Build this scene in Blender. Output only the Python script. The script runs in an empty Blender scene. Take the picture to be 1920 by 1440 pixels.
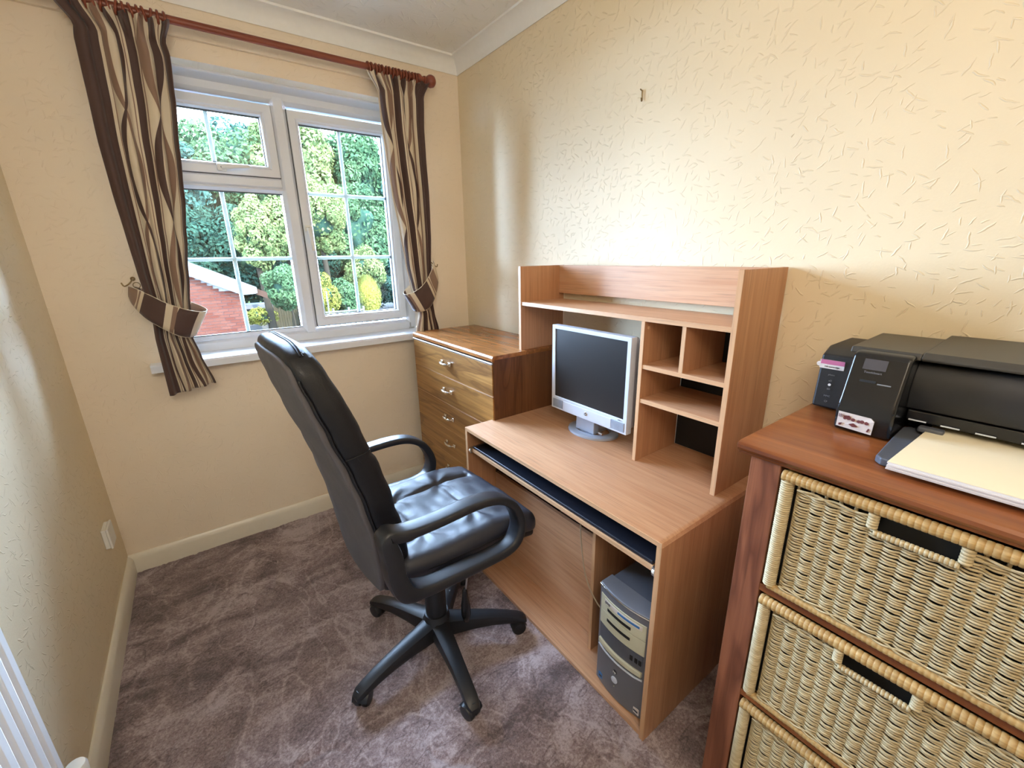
import bpy, bmesh, math, random
from math import pi, sin, cos, radians
from mathutils import Vector, Matrix, noise

rnd = random.Random(7)
SC = bpy.context.scene
COL = SC.collection

# ------------------------------------------------------------------ camera
CAM = Vector((-1.4551, -2.4864, 1.443))
cr = Vector((0.80598225, -0.59171571, -0.01628303))
cu = Vector((0.18255692, 0.22230751, 0.95773292))
cf = Vector((0.56308577, 0.77488831, -0.2871977))
cam_data = bpy.data.cameras.new('camera')
cam = bpy.data.objects.new('camera', cam_data)
COL.objects.link(cam)
M4 = Matrix((cr, cu, -cf)).transposed().to_4x4()
M4.translation = CAM
cam.matrix_world = M4
cam_data.sensor_width = 36.0
cam_data.lens = 801.07 / 1920 * 36
cam_data.clip_start = 0.02
cam_data.clip_end = 400
SC.camera = cam

# ------------------------------------------------------------------ world, sun, added fill lights, exposure
SC.view_settings.view_transform = 'Standard'
SC.view_settings.look = 'None'
SC.view_settings.gamma = 1.0
SC.view_settings.use_curve_mapping = False
SC.view_settings.exposure = 0.10
world = bpy.data.worlds.new('sky')
SC.world = world
world.use_nodes = True
bg = world.node_tree.nodes['Background']
bg.inputs[0].default_value = (0.69, 0.93, 1.36, 1)
bg.inputs[1].default_value = 77.0

def sun_lamp(direction, strength, color, angle):
    d = bpy.data.lights.new('sun', 'SUN')
    d.energy = strength; d.color = color; d.angle = radians(angle)
    o = bpy.data.objects.new('sun', d); COL.objects.link(o)
    o.rotation_euler = Vector(direction).to_track_quat('-Z', 'Y').to_euler()
    o['label'] = 'the sun'; o['category'] = 'light'
    return o
sun_lamp((-0.25, 0.75, -0.80), 60.0, (1.0, 0.93, 0.80), 1.0)

def area_lamp(name, loc, target, sx, sy, power, color):
    d = bpy.data.lights.new(name, 'AREA')
    d.shape = 'RECTANGLE'; d.size = sx; d.size_y = sy
    d.energy = power; d.color = color
    o = bpy.data.objects.new(name, d); COL.objects.link(o)
    o.location = loc
    o.rotation_euler = (Vector(target) - Vector(loc)).to_track_quat('-Z', 'Y').to_euler()
    return o
area_lamp('room_fill', (-1.67, -2.85, 2.42), (-1.15, -0.3, 1.0), 0.40, 1.0, 19, (1.0, 0.90, 0.76))  # unseen fill light, added behind the camera to brighten the room
area_lamp('ceiling_fill', (-1.0, -3.1, 1.85), (-1.0, -3.1, 2.5), 0.4, 0.4, 11, (1.0, 0.93, 0.82))  # second unseen fill, added to lift the ceiling
# the window opening guides the sky light into the room
portal = area_lamp('sky_portal', (-0.95, 0.26, 1.61), (-0.95, -1, 1.61), 1.26, 1.24, 1, (1, 1, 1))
portal.data.cycles.is_portal = True

# ------------------------------------------------------------------ materials
def srgb(r, g, b):
    f = lambda c: (c / 255 / 12.92) if c / 255 <= 0.04045 else ((c / 255 + 0.055) / 1.055) ** 2.4
    return (f(r), f(g), f(b), 1.0)

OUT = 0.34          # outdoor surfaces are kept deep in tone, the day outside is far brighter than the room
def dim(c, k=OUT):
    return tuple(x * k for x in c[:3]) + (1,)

class NT:
    def __init__(self, name):
        self.m = bpy.data.materials.new(name)
        self.m.use_nodes = True
        self.t = self.m.node_tree
        self.bsdf = self.t.nodes['Principled BSDF']
    def n(self, typ, **kw):
        nd = self.t.nodes.new(typ)
        for k, v in kw.items():
            setattr(nd, k, v)
        return nd
    def l(self, a, b):
        self.t.links.new(a, b)
    def setp(self, **kw):
        for k, v in kw.items():
            self.bsdf.inputs[k.replace('_', ' ')].default_value = v
    def math(self, op, a, b=None, c=None, clamp=False):
        nd = self.n('ShaderNodeMath', operation=op); nd.use_clamp = clamp
        for i, v in enumerate((a, b, c)):
            if v is None: continue
            if isinstance(v, (int, float)): nd.inputs[i].default_value = v
            else: self.l(v, nd.inputs[i])
        return nd.outputs[0]
    def mix(self, fac, a, b, blend='MIX'):
        nd = self.n('ShaderNodeMix', data_type='RGBA', blend_type=blend)
        for s, v in ((nd.inputs[0], fac), (nd.inputs[6], a), (nd.inputs[7], b)):
            if isinstance(v, (int, float, tuple)): s.default_value = v
            else: self.l(v, s)
        return nd.outputs[2]
    def coord(self, kind='Object'):
        return self.n('ShaderNodeTexCoord').outputs[kind]
    def mapping(self, vec, scale=(1, 1, 1), rot=(0, 0, 0), loc=(0, 0, 0)):
        nd = self.n('ShaderNodeMapping')
        nd.inputs['Scale'].default_value = scale
        nd.inputs['Rotation'].default_value = rot
        nd.inputs['Location'].default_value = loc
        self.l(vec, nd.inputs['Vector'])
        return nd.outputs[0]
    def noise(self, vec, scale, detail=2, rough=0.5, dist=0.0):
        nd = self.n('ShaderNodeTexNoise')
        nd.inputs['Scale'].default_value = scale
        nd.inputs['Detail'].default_value = detail
        nd.inputs['Roughness'].default_value = rough
        nd.inputs['Distortion'].default_value = dist
        self.l(vec, nd.inputs['Vector'])
        return nd.outputs[0]
    def ramp(self, fac, stops):
        nd = self.n('ShaderNodeValToRGB')
        cr_ = nd.color_ramp
        while len(cr_.elements) < len(stops): cr_.elements.new(0.5)
        for e, (p, c) in zip(cr_.elements, stops):
            e.position = p; e.color = c if isinstance(c, tuple) else (c, c, c, 1)
        self.l(fac, nd.inputs[0])
        return nd.outputs[0]
    def bump(self, h, strength, dist=0.01, normal=None):
        nd = self.n('ShaderNodeBump')
        nd.inputs['Strength'].default_value = strength
        nd.inputs['Distance'].default_value = dist
        self.l(h, nd.inputs['Height'])
        if normal is not None: self.l(normal, nd.inputs['Normal'])
        return nd.outputs[0]
    def base(self, c):
        if isinstance(c, tuple): self.bsdf.inputs['Base Color'].default_value = c
        else: self.l(c, self.bsdf.inputs['Base Color'])
    def norm(self, nrm):
        self.l(nrm, self.bsdf.inputs['Normal'])

def plain(name, col, rough=0.5, metal=0.0, spec=0.5, noise_amt=0.06, bump=0.0, bscale=300):
    n = NT(name)
    v = n.coord()
    f = n.noise(v, 40, 3)
    d = tuple(c * (1 - noise_amt * 2) for c in col[:3]) + (1,)
    n.base(n.mix(f, d, tuple(min(1, c * (1 + noise_amt)) for c in col[:3]) + (1,)))
    n.setp(Roughness=rough, Metallic=metal)
    n.bsdf.inputs['Specular IOR Level'].default_value = spec
    if bump: n.norm(n.bump(n.noise(v, bscale, 3), bump, 0.002))
    return n.m

def wood(name, c1, c2, axis='y', scale=1.0, rough=0.42, streak=None, contrast=1.0, spec=0.4):
    """grain runs along the given axis"""
    n = NT(name)
    v = n.coord()
    lo, hi = 1.6 * scale, 60 * scale
    sc = {'x': (lo, hi, hi), 'y': (hi, lo, hi), 'z': (hi, hi, lo)}[axis]
    g = n.noise(n.mapping(v, sc), 1.0, 5, 0.62, 0.6)
    sc2 = {'x': (1.2, 9, 9), 'y': (9, 1.2, 9), 'z': (9, 9, 1.2)}[axis]
    g2 = n.noise(n.mapping(v, tuple(s * scale for s in sc2)), 1.0, 3, 0.5, 1.2)
    sc3 = {'x': (6, 260, 260), 'y': (260, 6, 260), 'z': (260, 260, 6)}[axis]
    g3 = n.noise(n.mapping(v, sc3), 1.0, 2, 0.6)
    a = n.math('MULTIPLY_ADD', g, 0.6, n.math('MULTIPLY', g2, 0.4))
    lo_, hi_ = 0.5 - 0.17 / contrast, 0.5 + 0.17 / contrast
    col = n.ramp(a, [(lo_, c2), (hi_, c1)])
    dark = n.ramp(g3, [(0.30, 0.72), (0.46, 1.0)])
    col = n.mix(0.8, col, dark, 'MULTIPLY')
    if streak:
        w = n.ramp(g2, [(0.40, 0.0), (0.46, 1.0), (0.50, 0.0)])
        col = n.mix(n.math('MULTIPLY', w, 0.6), col, streak)
    n.base(col)
    n.setp(Roughness=rough)
    n.bsdf.inputs['Specular IOR Level'].default_value = spec
    n.norm(n.bump(g3, 0.06, 0.001))
    return n.m

def wallpaper(name, col, plane, strength=1.0, cell=26, prob=0.62, col2=None):
    """painted relief paper: short raised strokes lying at scattered angles"""
    n = NT(name)
    v = n.coord()
    sep = n.n('ShaderNodeSeparateXYZ'); n.l(v, sep.inputs[0])
    ax = {'x': ('Y', 'Z'), 'y': ('X', 'Z'), 'z': ('X', 'Y')}[plane]
    hs = []
    for k, (scale, length, width, off) in enumerate(((cell, 0.40, 0.055, 0.0), (cell * 0.72, 0.34, 0.042, 3.3), (cell * 1.5, 0.38, 0.07, 7.7))):
        comb = n.n('ShaderNodeCombineXYZ')
        n.l(sep.outputs[ax[0]], comb.inputs[0]); n.l(sep.outputs[ax[1]], comb.inputs[1])
        mp = n.mapping(comb.outputs[0], (scale, scale, 1), (0, 0, 0), (off, off * 0.7, 0))
        wob = n.n('ShaderNodeVectorMath', operation='MULTIPLY_ADD')
        nz = n.n('ShaderNodeTexNoise'); nz.inputs['Scale'].default_value = 1.3; n.l(mp, nz.inputs['Vector'])
        n.l(nz.outputs['Color'], wob.inputs[0]); wob.inputs[1].default_value = (0.35, 0.35, 0); n.l(mp, wob.inputs[2])
        vo = n.n('ShaderNodeTexVoronoi', voronoi_dimensions='2D', feature='F1')
        vo.inputs['Scale'].default_value = 1.0
        vo.inputs['Randomness'].default_value = 1.0
        n.l(wob.outputs[0], vo.inputs['Vector'])
        d = n.n('ShaderNodeVectorMath', operation='SUBTRACT')
        n.l(wob.outputs[0], d.inputs[0]); n.l(vo.outputs['Position'], d.inputs[1])
        ds = n.n('ShaderNodeSeparateXYZ'); n.l(d.outputs[0], ds.inputs[0])
        cs = n.n('ShaderNodeSeparateColor'); n.l(vo.outputs['Color'], cs.inputs[0])
        ang = n.math('MULTIPLY_ADD', n.math('SUBTRACT', cs.outputs[0], 0.5), 2.6, -0.55 if plane == 'x' else 0.55)
        ca = n.math('COSINE', ang); sa = n.math('SINE', ang)
        a = n.math('ADD', n.math('MULTIPLY', ds.outputs[0], ca), n.math('MULTIPLY', ds.outputs[1], sa))
        b = n.math('SUBTRACT', n.math('MULTIPLY', ds.outputs[1], ca), n.math('MULTIPLY', ds.outputs[0], sa))
        la = n.math('DIVIDE', a, length)
        lb = n.math('DIVIDE', b, width)
        r2 = n.math('ADD', n.math('POWER', n.math('ABSOLUTE', la), 2.0), n.math('POWER', n.math('ABSOLUTE', lb), 2.0))
        h = n.math('SUBTRACT', 1.0, r2, clamp=True)
        h = n.math('POWER', h, 0.6)
        on = n.math('LESS_THAN', cs.outputs[1], prob if k < 2 else prob * 0.5)
        hs.append(n.math('MULTIPLY', h, on))
    h = n.math('MAXIMUM', n.math('MAXIMUM', hs[0], hs[1]), hs[2])
    fine = n.noise(v, 160, 3, 0.6)
    med = n.noise(v, 45, 2)
    hh = n.math('ADD', h, n.math('MULTIPLY_ADD', fine, 0.18, n.math('MULTIPLY', med, 0.22)))
    n.norm(n.bump(hh, 0.60 * strength, 0.0028))
    c2 = col2 or tuple(c * 0.97 for c in col[:3]) + (1,)
    n.base(n.mix(n.ramp(n.noise(v, 2.2, 2), [(0.4, 0.0), (0.6, 1.0)]), col, c2))
    n.setp(Roughness=0.55)
    n.bsdf.inputs['Specular IOR Level'].default_value = 0.3
    return n.m

WALLC = srgb(236, 218, 184)
MAT = {}
MAT['wall_r'] = wallpaper('wall_paint_right', WALLC, 'x')
MAT['wall_l'] = wallpaper('wall_paint_left', WALLC, 'x')
MAT['wall_b'] = wallpaper('wall_paint_window', srgb(244, 228, 204), 'y', 0.7)
MAT['ceil'] = wallpaper('ceiling_artex', srgb(246, 244, 238), 'z', 1.3, 15, 0.8)
MAT['gloss'] = plain('gloss_cream_paint', srgb(232, 224, 206), 0.28, noise_amt=0.02)
MAT['coving'] = plain('coving_paint', srgb(246, 246, 242), 0.6, noise_amt=0.02, bump=0.1, bscale=30)
MAT['upvc'] = plain('white_upvc', srgb(232, 236, 243), 0.25, noise_amt=0.01)
MAT['upvc_bar'] = plain('glazing_bar_white', srgb(225, 238, 240), 0.3, noise_amt=0.01)
MAT['gasket'] = plain('grey_gasket', srgb(70, 72, 76), 0.6)
MAT['white_plastic'] = plain('white_plastic', srgb(238, 236, 228), 0.3, noise_amt=0.02)
MAT['radiator'] = plain('radiator_enamel', srgb(242, 242, 242), 0.3, noise_amt=0.01)
MAT['beech_y'] = wood('beech_laminate_y', srgb(210, 166, 130), srgb(188, 138, 102), 'y')
MAT['beech_z'] = wood('beech_laminate_z', srgb(196, 148, 110), srgb(172, 122, 86), 'z')
MAT['beech_edge'] = wood('beech_edging', srgb(214, 172, 132), srgb(196, 150, 110), 'z', 0.6)
MAT['beech_edge_y'] = wood('beech_edging_y', srgb(214, 172, 132), srgb(196, 150, 110), 'y', 0.6)
MAT['walnut_y'] = wood('walnut_drawer_front', srgb(186, 138, 78), srgb(136, 92, 46), 'y', 0.9, 0.35, srgb(104, 66, 34), 1.3)
MAT['walnut_x'] = wood('walnut_top', srgb(176, 118, 68), srgb(134, 82, 42), 'y', 0.9, 0.22, srgb(110, 66, 34), 1.2)
MAT['walnut_z'] = wood('walnut_side', srgb(122, 80, 50), srgb(88, 54, 32), 'z', 0.9, 0.35, srgb(70, 38, 22), 1.2)
MAT['pine_y'] = wood('stained_pine_top', srgb(152, 90, 48), srgb(110, 58, 30), 'y', 0.35, 0.25, srgb(92, 44, 20), 1.0, 0.5)
MAT['pine_z'] = wood('stained_pine_post', srgb(166, 106, 76), srgb(126, 76, 54), 'z', 0.5, 0.4, srgb(80, 40, 28), 1.0)
MAT['pole'] = wood('mahogany_pole', srgb(150, 82, 58), srgb(112, 54, 38), 'x', 0.6, 0.3)
MAT['chrome'] = plain('polished_chrome', srgb(230, 228, 222), 0.15, 1.0, noise_amt=0.02)
MAT['brass'] = plain('aged_brass', srgb(150, 128, 90), 0.35, 1.0)
MAT['steel'] = plain('brushed_steel', srgb(190, 190, 190), 0.35, 1.0)
MAT['black_plastic'] = plain('black_plastic', srgb(30, 31, 35), 0.42, noise_amt=0.1, bump=0.12, bscale=700)
MAT['arm_plastic'] = plain('chair_arm_plastic', srgb(34, 36, 42), 0.36, noise_amt=0.1, bump=0.15, bscale=600)
MAT['black_gloss'] = plain('glossy_black_plastic', srgb(22, 22, 24), 0.22, noise_amt=0.1)
MAT['grey_top'] = plain('printer_lid_grey', srgb(58, 55, 50), 0.4, noise_amt=0.04, bump=0.15, bscale=900)
MAT['silver'] = plain('silver_plastic', srgb(176, 186, 204), 0.35, 0.35, noise_amt=0.02)
MAT['silver_hi'] = plain('silver_bezel', srgb(206, 214, 228), 0.35, 0.15, noise_amt=0.02)
MAT['speaker_grille'] = plain('speaker_grille', srgb(150, 158, 172), 0.6, 0.2, noise_amt=0.15, bump=0.6, bscale=900)
MAT['pc_grey'] = plain('tower_grey', srgb(120, 122, 130), 0.4, 0.3, noise_amt=0.03)
MAT['pc_dark'] = plain('tower_case_grey', srgb(92, 96, 106), 0.45, 0.2, noise_amt=0.05)
MAT['pc_cream'] = plain('drive_cream', srgb(206, 204, 178), 0.45, noise_amt=0.03)
MAT['screen'] = plain('lcd_screen', srgb(26, 25, 26), 0.35, noise_amt=0.02)
MAT['black_board'] = plain('black_hardboard', srgb(18, 18, 18), 0.7)
MAT['tray_dark'] = plain('tray_dark_plastic', srgb(30, 34, 46), 0.4, noise_amt=0.08, bump=0.1, bscale=500)
MAT['cable'] = plain('beige_cable', srgb(178, 158, 132), 0.5)
MAT['paper'] = plain('cream_paper', srgb(246, 234, 204), 0.7, noise_amt=0.01)
MAT['paper_w'] = plain('white_paper_edges', srgb(232, 230, 232), 0.7, noise_amt=0.04)
MAT['sticker_w'] = plain('sticker_white', srgb(225, 218, 214), 0.4, noise_amt=0.02)
MAT['sticker_pink'] = plain('sticker_pink', srgb(196, 110, 150), 0.5)
MAT['sticker_blue'] = plain('sticker_blue', srgb(60, 120, 180), 0.4)
MAT['sticker_maroon'] = plain('print_maroon', srgb(110, 60, 62), 0.5)
MAT['ink_white'] = plain('print_white', srgb(225, 225, 225), 0.5)
MAT['ink_grey'] = plain('print_grey', srgb(120, 120, 122), 0.5)
MAT['ink_dark'] = plain('print_dark', srgb(52, 54, 62), 0.5)
MAT['touchpanel'] = plain('small_grey_screen', srgb(74, 72, 76), 0.25)
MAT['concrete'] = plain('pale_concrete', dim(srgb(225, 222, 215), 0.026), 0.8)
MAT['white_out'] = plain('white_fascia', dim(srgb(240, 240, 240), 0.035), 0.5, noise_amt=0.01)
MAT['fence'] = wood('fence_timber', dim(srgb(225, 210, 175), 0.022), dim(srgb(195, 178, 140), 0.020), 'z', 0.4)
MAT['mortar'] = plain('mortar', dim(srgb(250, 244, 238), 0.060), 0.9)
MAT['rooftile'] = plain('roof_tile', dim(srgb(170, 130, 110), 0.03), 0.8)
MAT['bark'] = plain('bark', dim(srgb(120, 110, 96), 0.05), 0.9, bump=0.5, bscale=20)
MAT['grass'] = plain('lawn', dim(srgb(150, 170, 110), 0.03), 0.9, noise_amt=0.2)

def leather(name, col, rough, bump=0.35, spec=0.55):
    n = NT(name)
    v = n.coord()
    vo = n.n('ShaderNodeTexVoronoi', feature='DISTANCE_TO_EDGE')
    vo.inputs['Scale'].default_value = 420
    n.l(v, vo.inputs['Vector'])
    e = n.ramp(vo.outputs['Distance'], [(0.0, 0.0), (0.12, 1.0)])
    big = n.noise(v, 9, 3, 0.55, 0.6)
    n.base(n.mix(n.noise(v, 14, 3), tuple(c * 0.8 for c in col[:3]) + (1,), col))
    n.l(n.math('MULTIPLY_ADD', n.noise(v, 11, 3), 0.25, rough - 0.12), n.bsdf.inputs['Roughness'])
    b1 = n.bump(big, 0.5, 0.006)
    n.norm(n.bump(e, bump, 0.0006, b1))
    n.bsdf.inputs['Specular IOR Level'].default_value = spec
    return n.m
MAT['leather'] = leather('black_leather', srgb(20, 20, 25), 0.40, spec=0.38)
MAT['leather_seat'] = leather('seat_leather', srgb(38, 40, 52), 0.40, spec=0.65)
MAT['leather_back'] = leather('back_panel_vinyl', srgb(92, 88, 90), 0.62, 0.2, 0.35)

def carpet_mat():
    n = NT('saxony_carpet')
    v = n.coord()
    base_hi, base_lo = srgb(208, 190, 192), srgb(98, 78, 79)
    warp = n.noise(v, 3.0, 3, 0.6, 1.8)
    p1 = n.noise(n.mapping(v, (3.6, 6.0, 1), (0, 0, 0.6)), 1.0, 3, 0.55, 1.2)  # light and dark patches: shading of the pile lay painted as colour
    rid = n.noise(n.mapping(v, (4.2, 2.4, 1), (0, 0, -0.5)), 1.0, 2, 0.5, 1.5)
    rid = n.math('ABSOLUTE', n.math('SUBTRACT', rid, 0.5))
    rid = n.ramp(rid, [(0.0, 1.0), (0.010, 0.55), (0.035, 0.0)])
    fine = n.noise(v, 130, 4, 0.8)
    mid = n.noise(n.mapping(v, (40, 70, 1), (0, 0, 0.8)), 1.0, 3, 0.6, 0.5)
    a = n.math('MULTIPLY_ADD', p1, 1.05, n.math('MULTIPLY_ADD', warp, 0.25, -0.15))
    a = n.math('ADD', a, n.math('MULTIPLY', rid, 0.17))  # pale ridges, painted as if catching the light
    a = n.math('ADD', a, n.math('MULTIPLY', n.math('SUBTRACT', fine, 0.5), 1.0))
    crk = n.math('ABSOLUTE', n.math('SUBTRACT', n.noise(n.mapping(v, (2.2, 6, 1), (0, 0, 0.9)), 1.0, 2, 0.5, 1.4), 0.5))
    a = n.math('SUBTRACT', a, n.math('MULTIPLY', n.ramp(crk, [(0.0, 1.0), (0.012, 0.0)]), 0.16))  # dark creases, shade painted into the colour
    a = n.math('ADD', a, n.math('MULTIPLY', n.math('SUBTRACT', mid, 0.5), 0.30))
    n.base(n.ramp(a, [(0.26, base_lo), (0.50, srgb(156, 131, 130)), (0.74, base_hi)]))
    n.setp(Roughness=0.95)
    n.bsdf.inputs['Specular IOR Level'].default_value = 0.1
    n.bsdf.inputs['Sheen Weight'].default_value = 0.35
    n.bsdf.inputs['Sheen Roughness'].default_value = 0.5
    n.norm(n.bump(fine, 1.0, 0.010))
    return n.m
MAT['carpet'] = carpet_mat()

def curtain_mat(name, tie=False):
    n = NT(name)
    uv = n.n('ShaderNodeUVMap')
    sep = n.n('ShaderNodeSeparateXYZ'); n.l(uv.outputs[0], sep.inputs[0])
    s, t = sep.outputs[0], sep.outputs[1]
    P = 0.21
    f = n.math('FRACT', n.math('DIVIDE', s, P))       # 0..1 over a pattern repeat
    cream, brown, taupe = srgb(230, 214, 188), srgb(84, 60, 54), srgb(150, 120, 100)
    col = cream
    # ogee ribbons
    w = 2 * pi / 0.80
    sn = n.math('SINE', n.math('MULTIPLY', t, w))
    cs_ = n.math('COSINE', n.math('MULTIPLY', t, w))
    for cen, amp, wd, cc, sg in ((0.635, 0.185, 0.078, taupe, 1), (0.635, 0.185, 0.070, brown, -1)):
        c = n.math('MULTIPLY_ADD', sn, amp * sg, cen)
        d = n.math('ABSOLUTE', n.math('SUBTRACT', f, c))
        wid = n.math('MULTIPLY_ADD', n.math('ABSOLUTE', sn), wd, 0.022)
        col = n.mix(n.math('LESS_THAN', d, wid), col, cc)
    def band(a, b, cc, col):
        m = n.math('MULTIPLY', n.math('GREATER_THAN', f, a), n.math('LESS_THAN', f, b))
        return n.mix(m, col, cc)
    col = band(0.0, 0.26, brown, col)
    col = band(0.325, 0.365, taupe, col)
    col = band(0.93, 0.955, taupe, col)
    weave = n.noise(n.mapping(uv.outputs[0], (900, 900, 1)), 1.0, 1)
    col = n.mix(0.35, col, n.ramp(weave, [(0.3, 0.7), (0.7, 1.0)]), 'MULTIPLY')
    n.base(col)
    n.setp(Roughness=0.65)
    n.bsdf.inputs['Sheen Weight'].default_value = 0.25
    n.norm(n.bump(weave, 0.25, 0.0008))
    # a little daylight passes through the cloth
    tr = n.n('ShaderNodeBsdfTranslucent'); n.l(col, tr.inputs[0])
    mx = n.n('ShaderNodeMixShader'); mx.inputs[0].default_value = 0.12
    out = n.t.nodes['Material Output']
    n.l(n.bsdf.outputs[0], mx.inputs[1]); n.l(tr.outputs[0], mx.inputs[2]); n.l(mx.outputs[0], out.inputs[0])
    return n.m
MAT['curtain'] = curtain_mat('patterned_curtain_cloth')
MAT['lining'] = plain('curtain_lining', srgb(226, 214, 192), 0.8)

def wicker_mat(name, c1, c2):
    n = NT(name)
    v = n.coord()
    g = n.noise(n.mapping(v, (60, 30, 260)), 1.0, 3, 0.6)
    g2 = n.noise(v, 7, 2)
    c = n.mix(n.ramp(g, [(0.3, 0.0), (0.7, 1.0)]), c2, c1)
    c = n.mix(n.math('MULTIPLY', g2, 0.35), c, srgb(150, 118, 72))
    n.base(c); n.setp(Roughness=0.5)
    return n.m
MAT['wicker'] = wicker_mat('woven_willow', srgb(224, 208, 168), srgb(180, 160, 120))
MAT['wicker_band'] = wicker_mat('rattan_binding', srgb(212, 178, 118), srgb(168, 132, 80))

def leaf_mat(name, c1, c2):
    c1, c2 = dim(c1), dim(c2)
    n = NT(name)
    v = n.coord()
    c = n.mix(n.ramp(n.noise(v, 1.1, 3, 0.6), [(0.35, 0.0), (0.65, 1.0)]), c1, c2)
    c = n.mix(n.math('MULTIPLY', n.noise(v, 9, 2), 0.5), c, tuple(x * 0.6 for x in c2[:3]) + (1,))
    n.base(c); n.setp(Roughness=0.8)
    n.bsdf.inputs['Specular IOR Level'].default_value = 0.08
    tr = n.n('ShaderNodeBsdfTranslucent'); n.l(c, tr.inputs[0])
    mx = n.n('ShaderNodeMixShader'); mx.inputs[0].default_value = 0.3
    out = n.t.nodes['Material Output']
    n.l(n.bsdf.outputs[0], mx.inputs[1]); n.l(tr.outputs[0], mx.inputs[2]); n.l(mx.outputs[0], out.inputs[0])
    return n.m
MAT['leaf_mid'] = leaf_mat('leaves_mid', srgb(88, 112, 74), srgb(60, 86, 60))
MAT['leaf_yellow'] = leaf_mat('leaves_yellow', srgb(128, 134, 82), srgb(92, 110, 68))
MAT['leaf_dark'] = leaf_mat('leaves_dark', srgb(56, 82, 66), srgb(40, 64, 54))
MAT['leaf_blue'] = leaf_mat('leaves_bluish', srgb(78, 108, 94), srgb(58, 88, 78))
MAT['leaf_gold'] = leaf_mat('leaves_gold', srgb(150, 142, 60), srgb(94, 102, 54))

def brick_mat():
    n = NT('red_brick')
    oi = n.n('ShaderNodeObjectInfo')
    v = n.coord()
    c = n.mix(oi.outputs['Random'], dim(srgb(232, 146, 122), 0.030), dim(srgb(214, 116, 92), 0.027))
    c = n.mix(n.math('MULTIPLY', n.noise(v, 30, 3), 0.35), c, dim(srgb(235, 180, 160), 0.018))
    n.base(c); n.setp(Roughness=0.85)
    return n.m
MAT['brick'] = brick_mat()

def glass_mat():
    n = NT('window_glass')
    out = n.t.nodes['Material Output']
    tr = n.n('ShaderNodeBsdfTransparent'); tr.inputs[0].default_value = (0.95, 0.98, 0.97, 1)
    gl = n.n('ShaderNodeBsdfGlossy'); gl.inputs['Roughness'].default_value = 0.02
    fr = n.n('ShaderNodeFresnel'); fr.inputs[0].default_value = 1.45
    mx = n.n('ShaderNodeMixShader')
    n.l(fr.outputs[0], mx.inputs[0]); n.l(tr.outputs[0], mx.inputs[1]); n.l(gl.outputs[0], mx.inputs[2])
    n.l(mx.outputs[0], out.inputs[0])
    return n.m
MAT['glass'] = glass_mat()

for k_ in ('concrete', 'white_out', 'fence', 'mortar', 'rooftile', 'grass', 'brick', 'leaf_mid', 'leaf_yellow', 'leaf_dark', 'leaf_blue', 'leaf_gold', 'bark'):
    MAT[k_].node_tree.nodes['Principled BSDF'].inputs['Specular IOR Level'].default_value = 0.0      # matt outdoor surfaces
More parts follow.
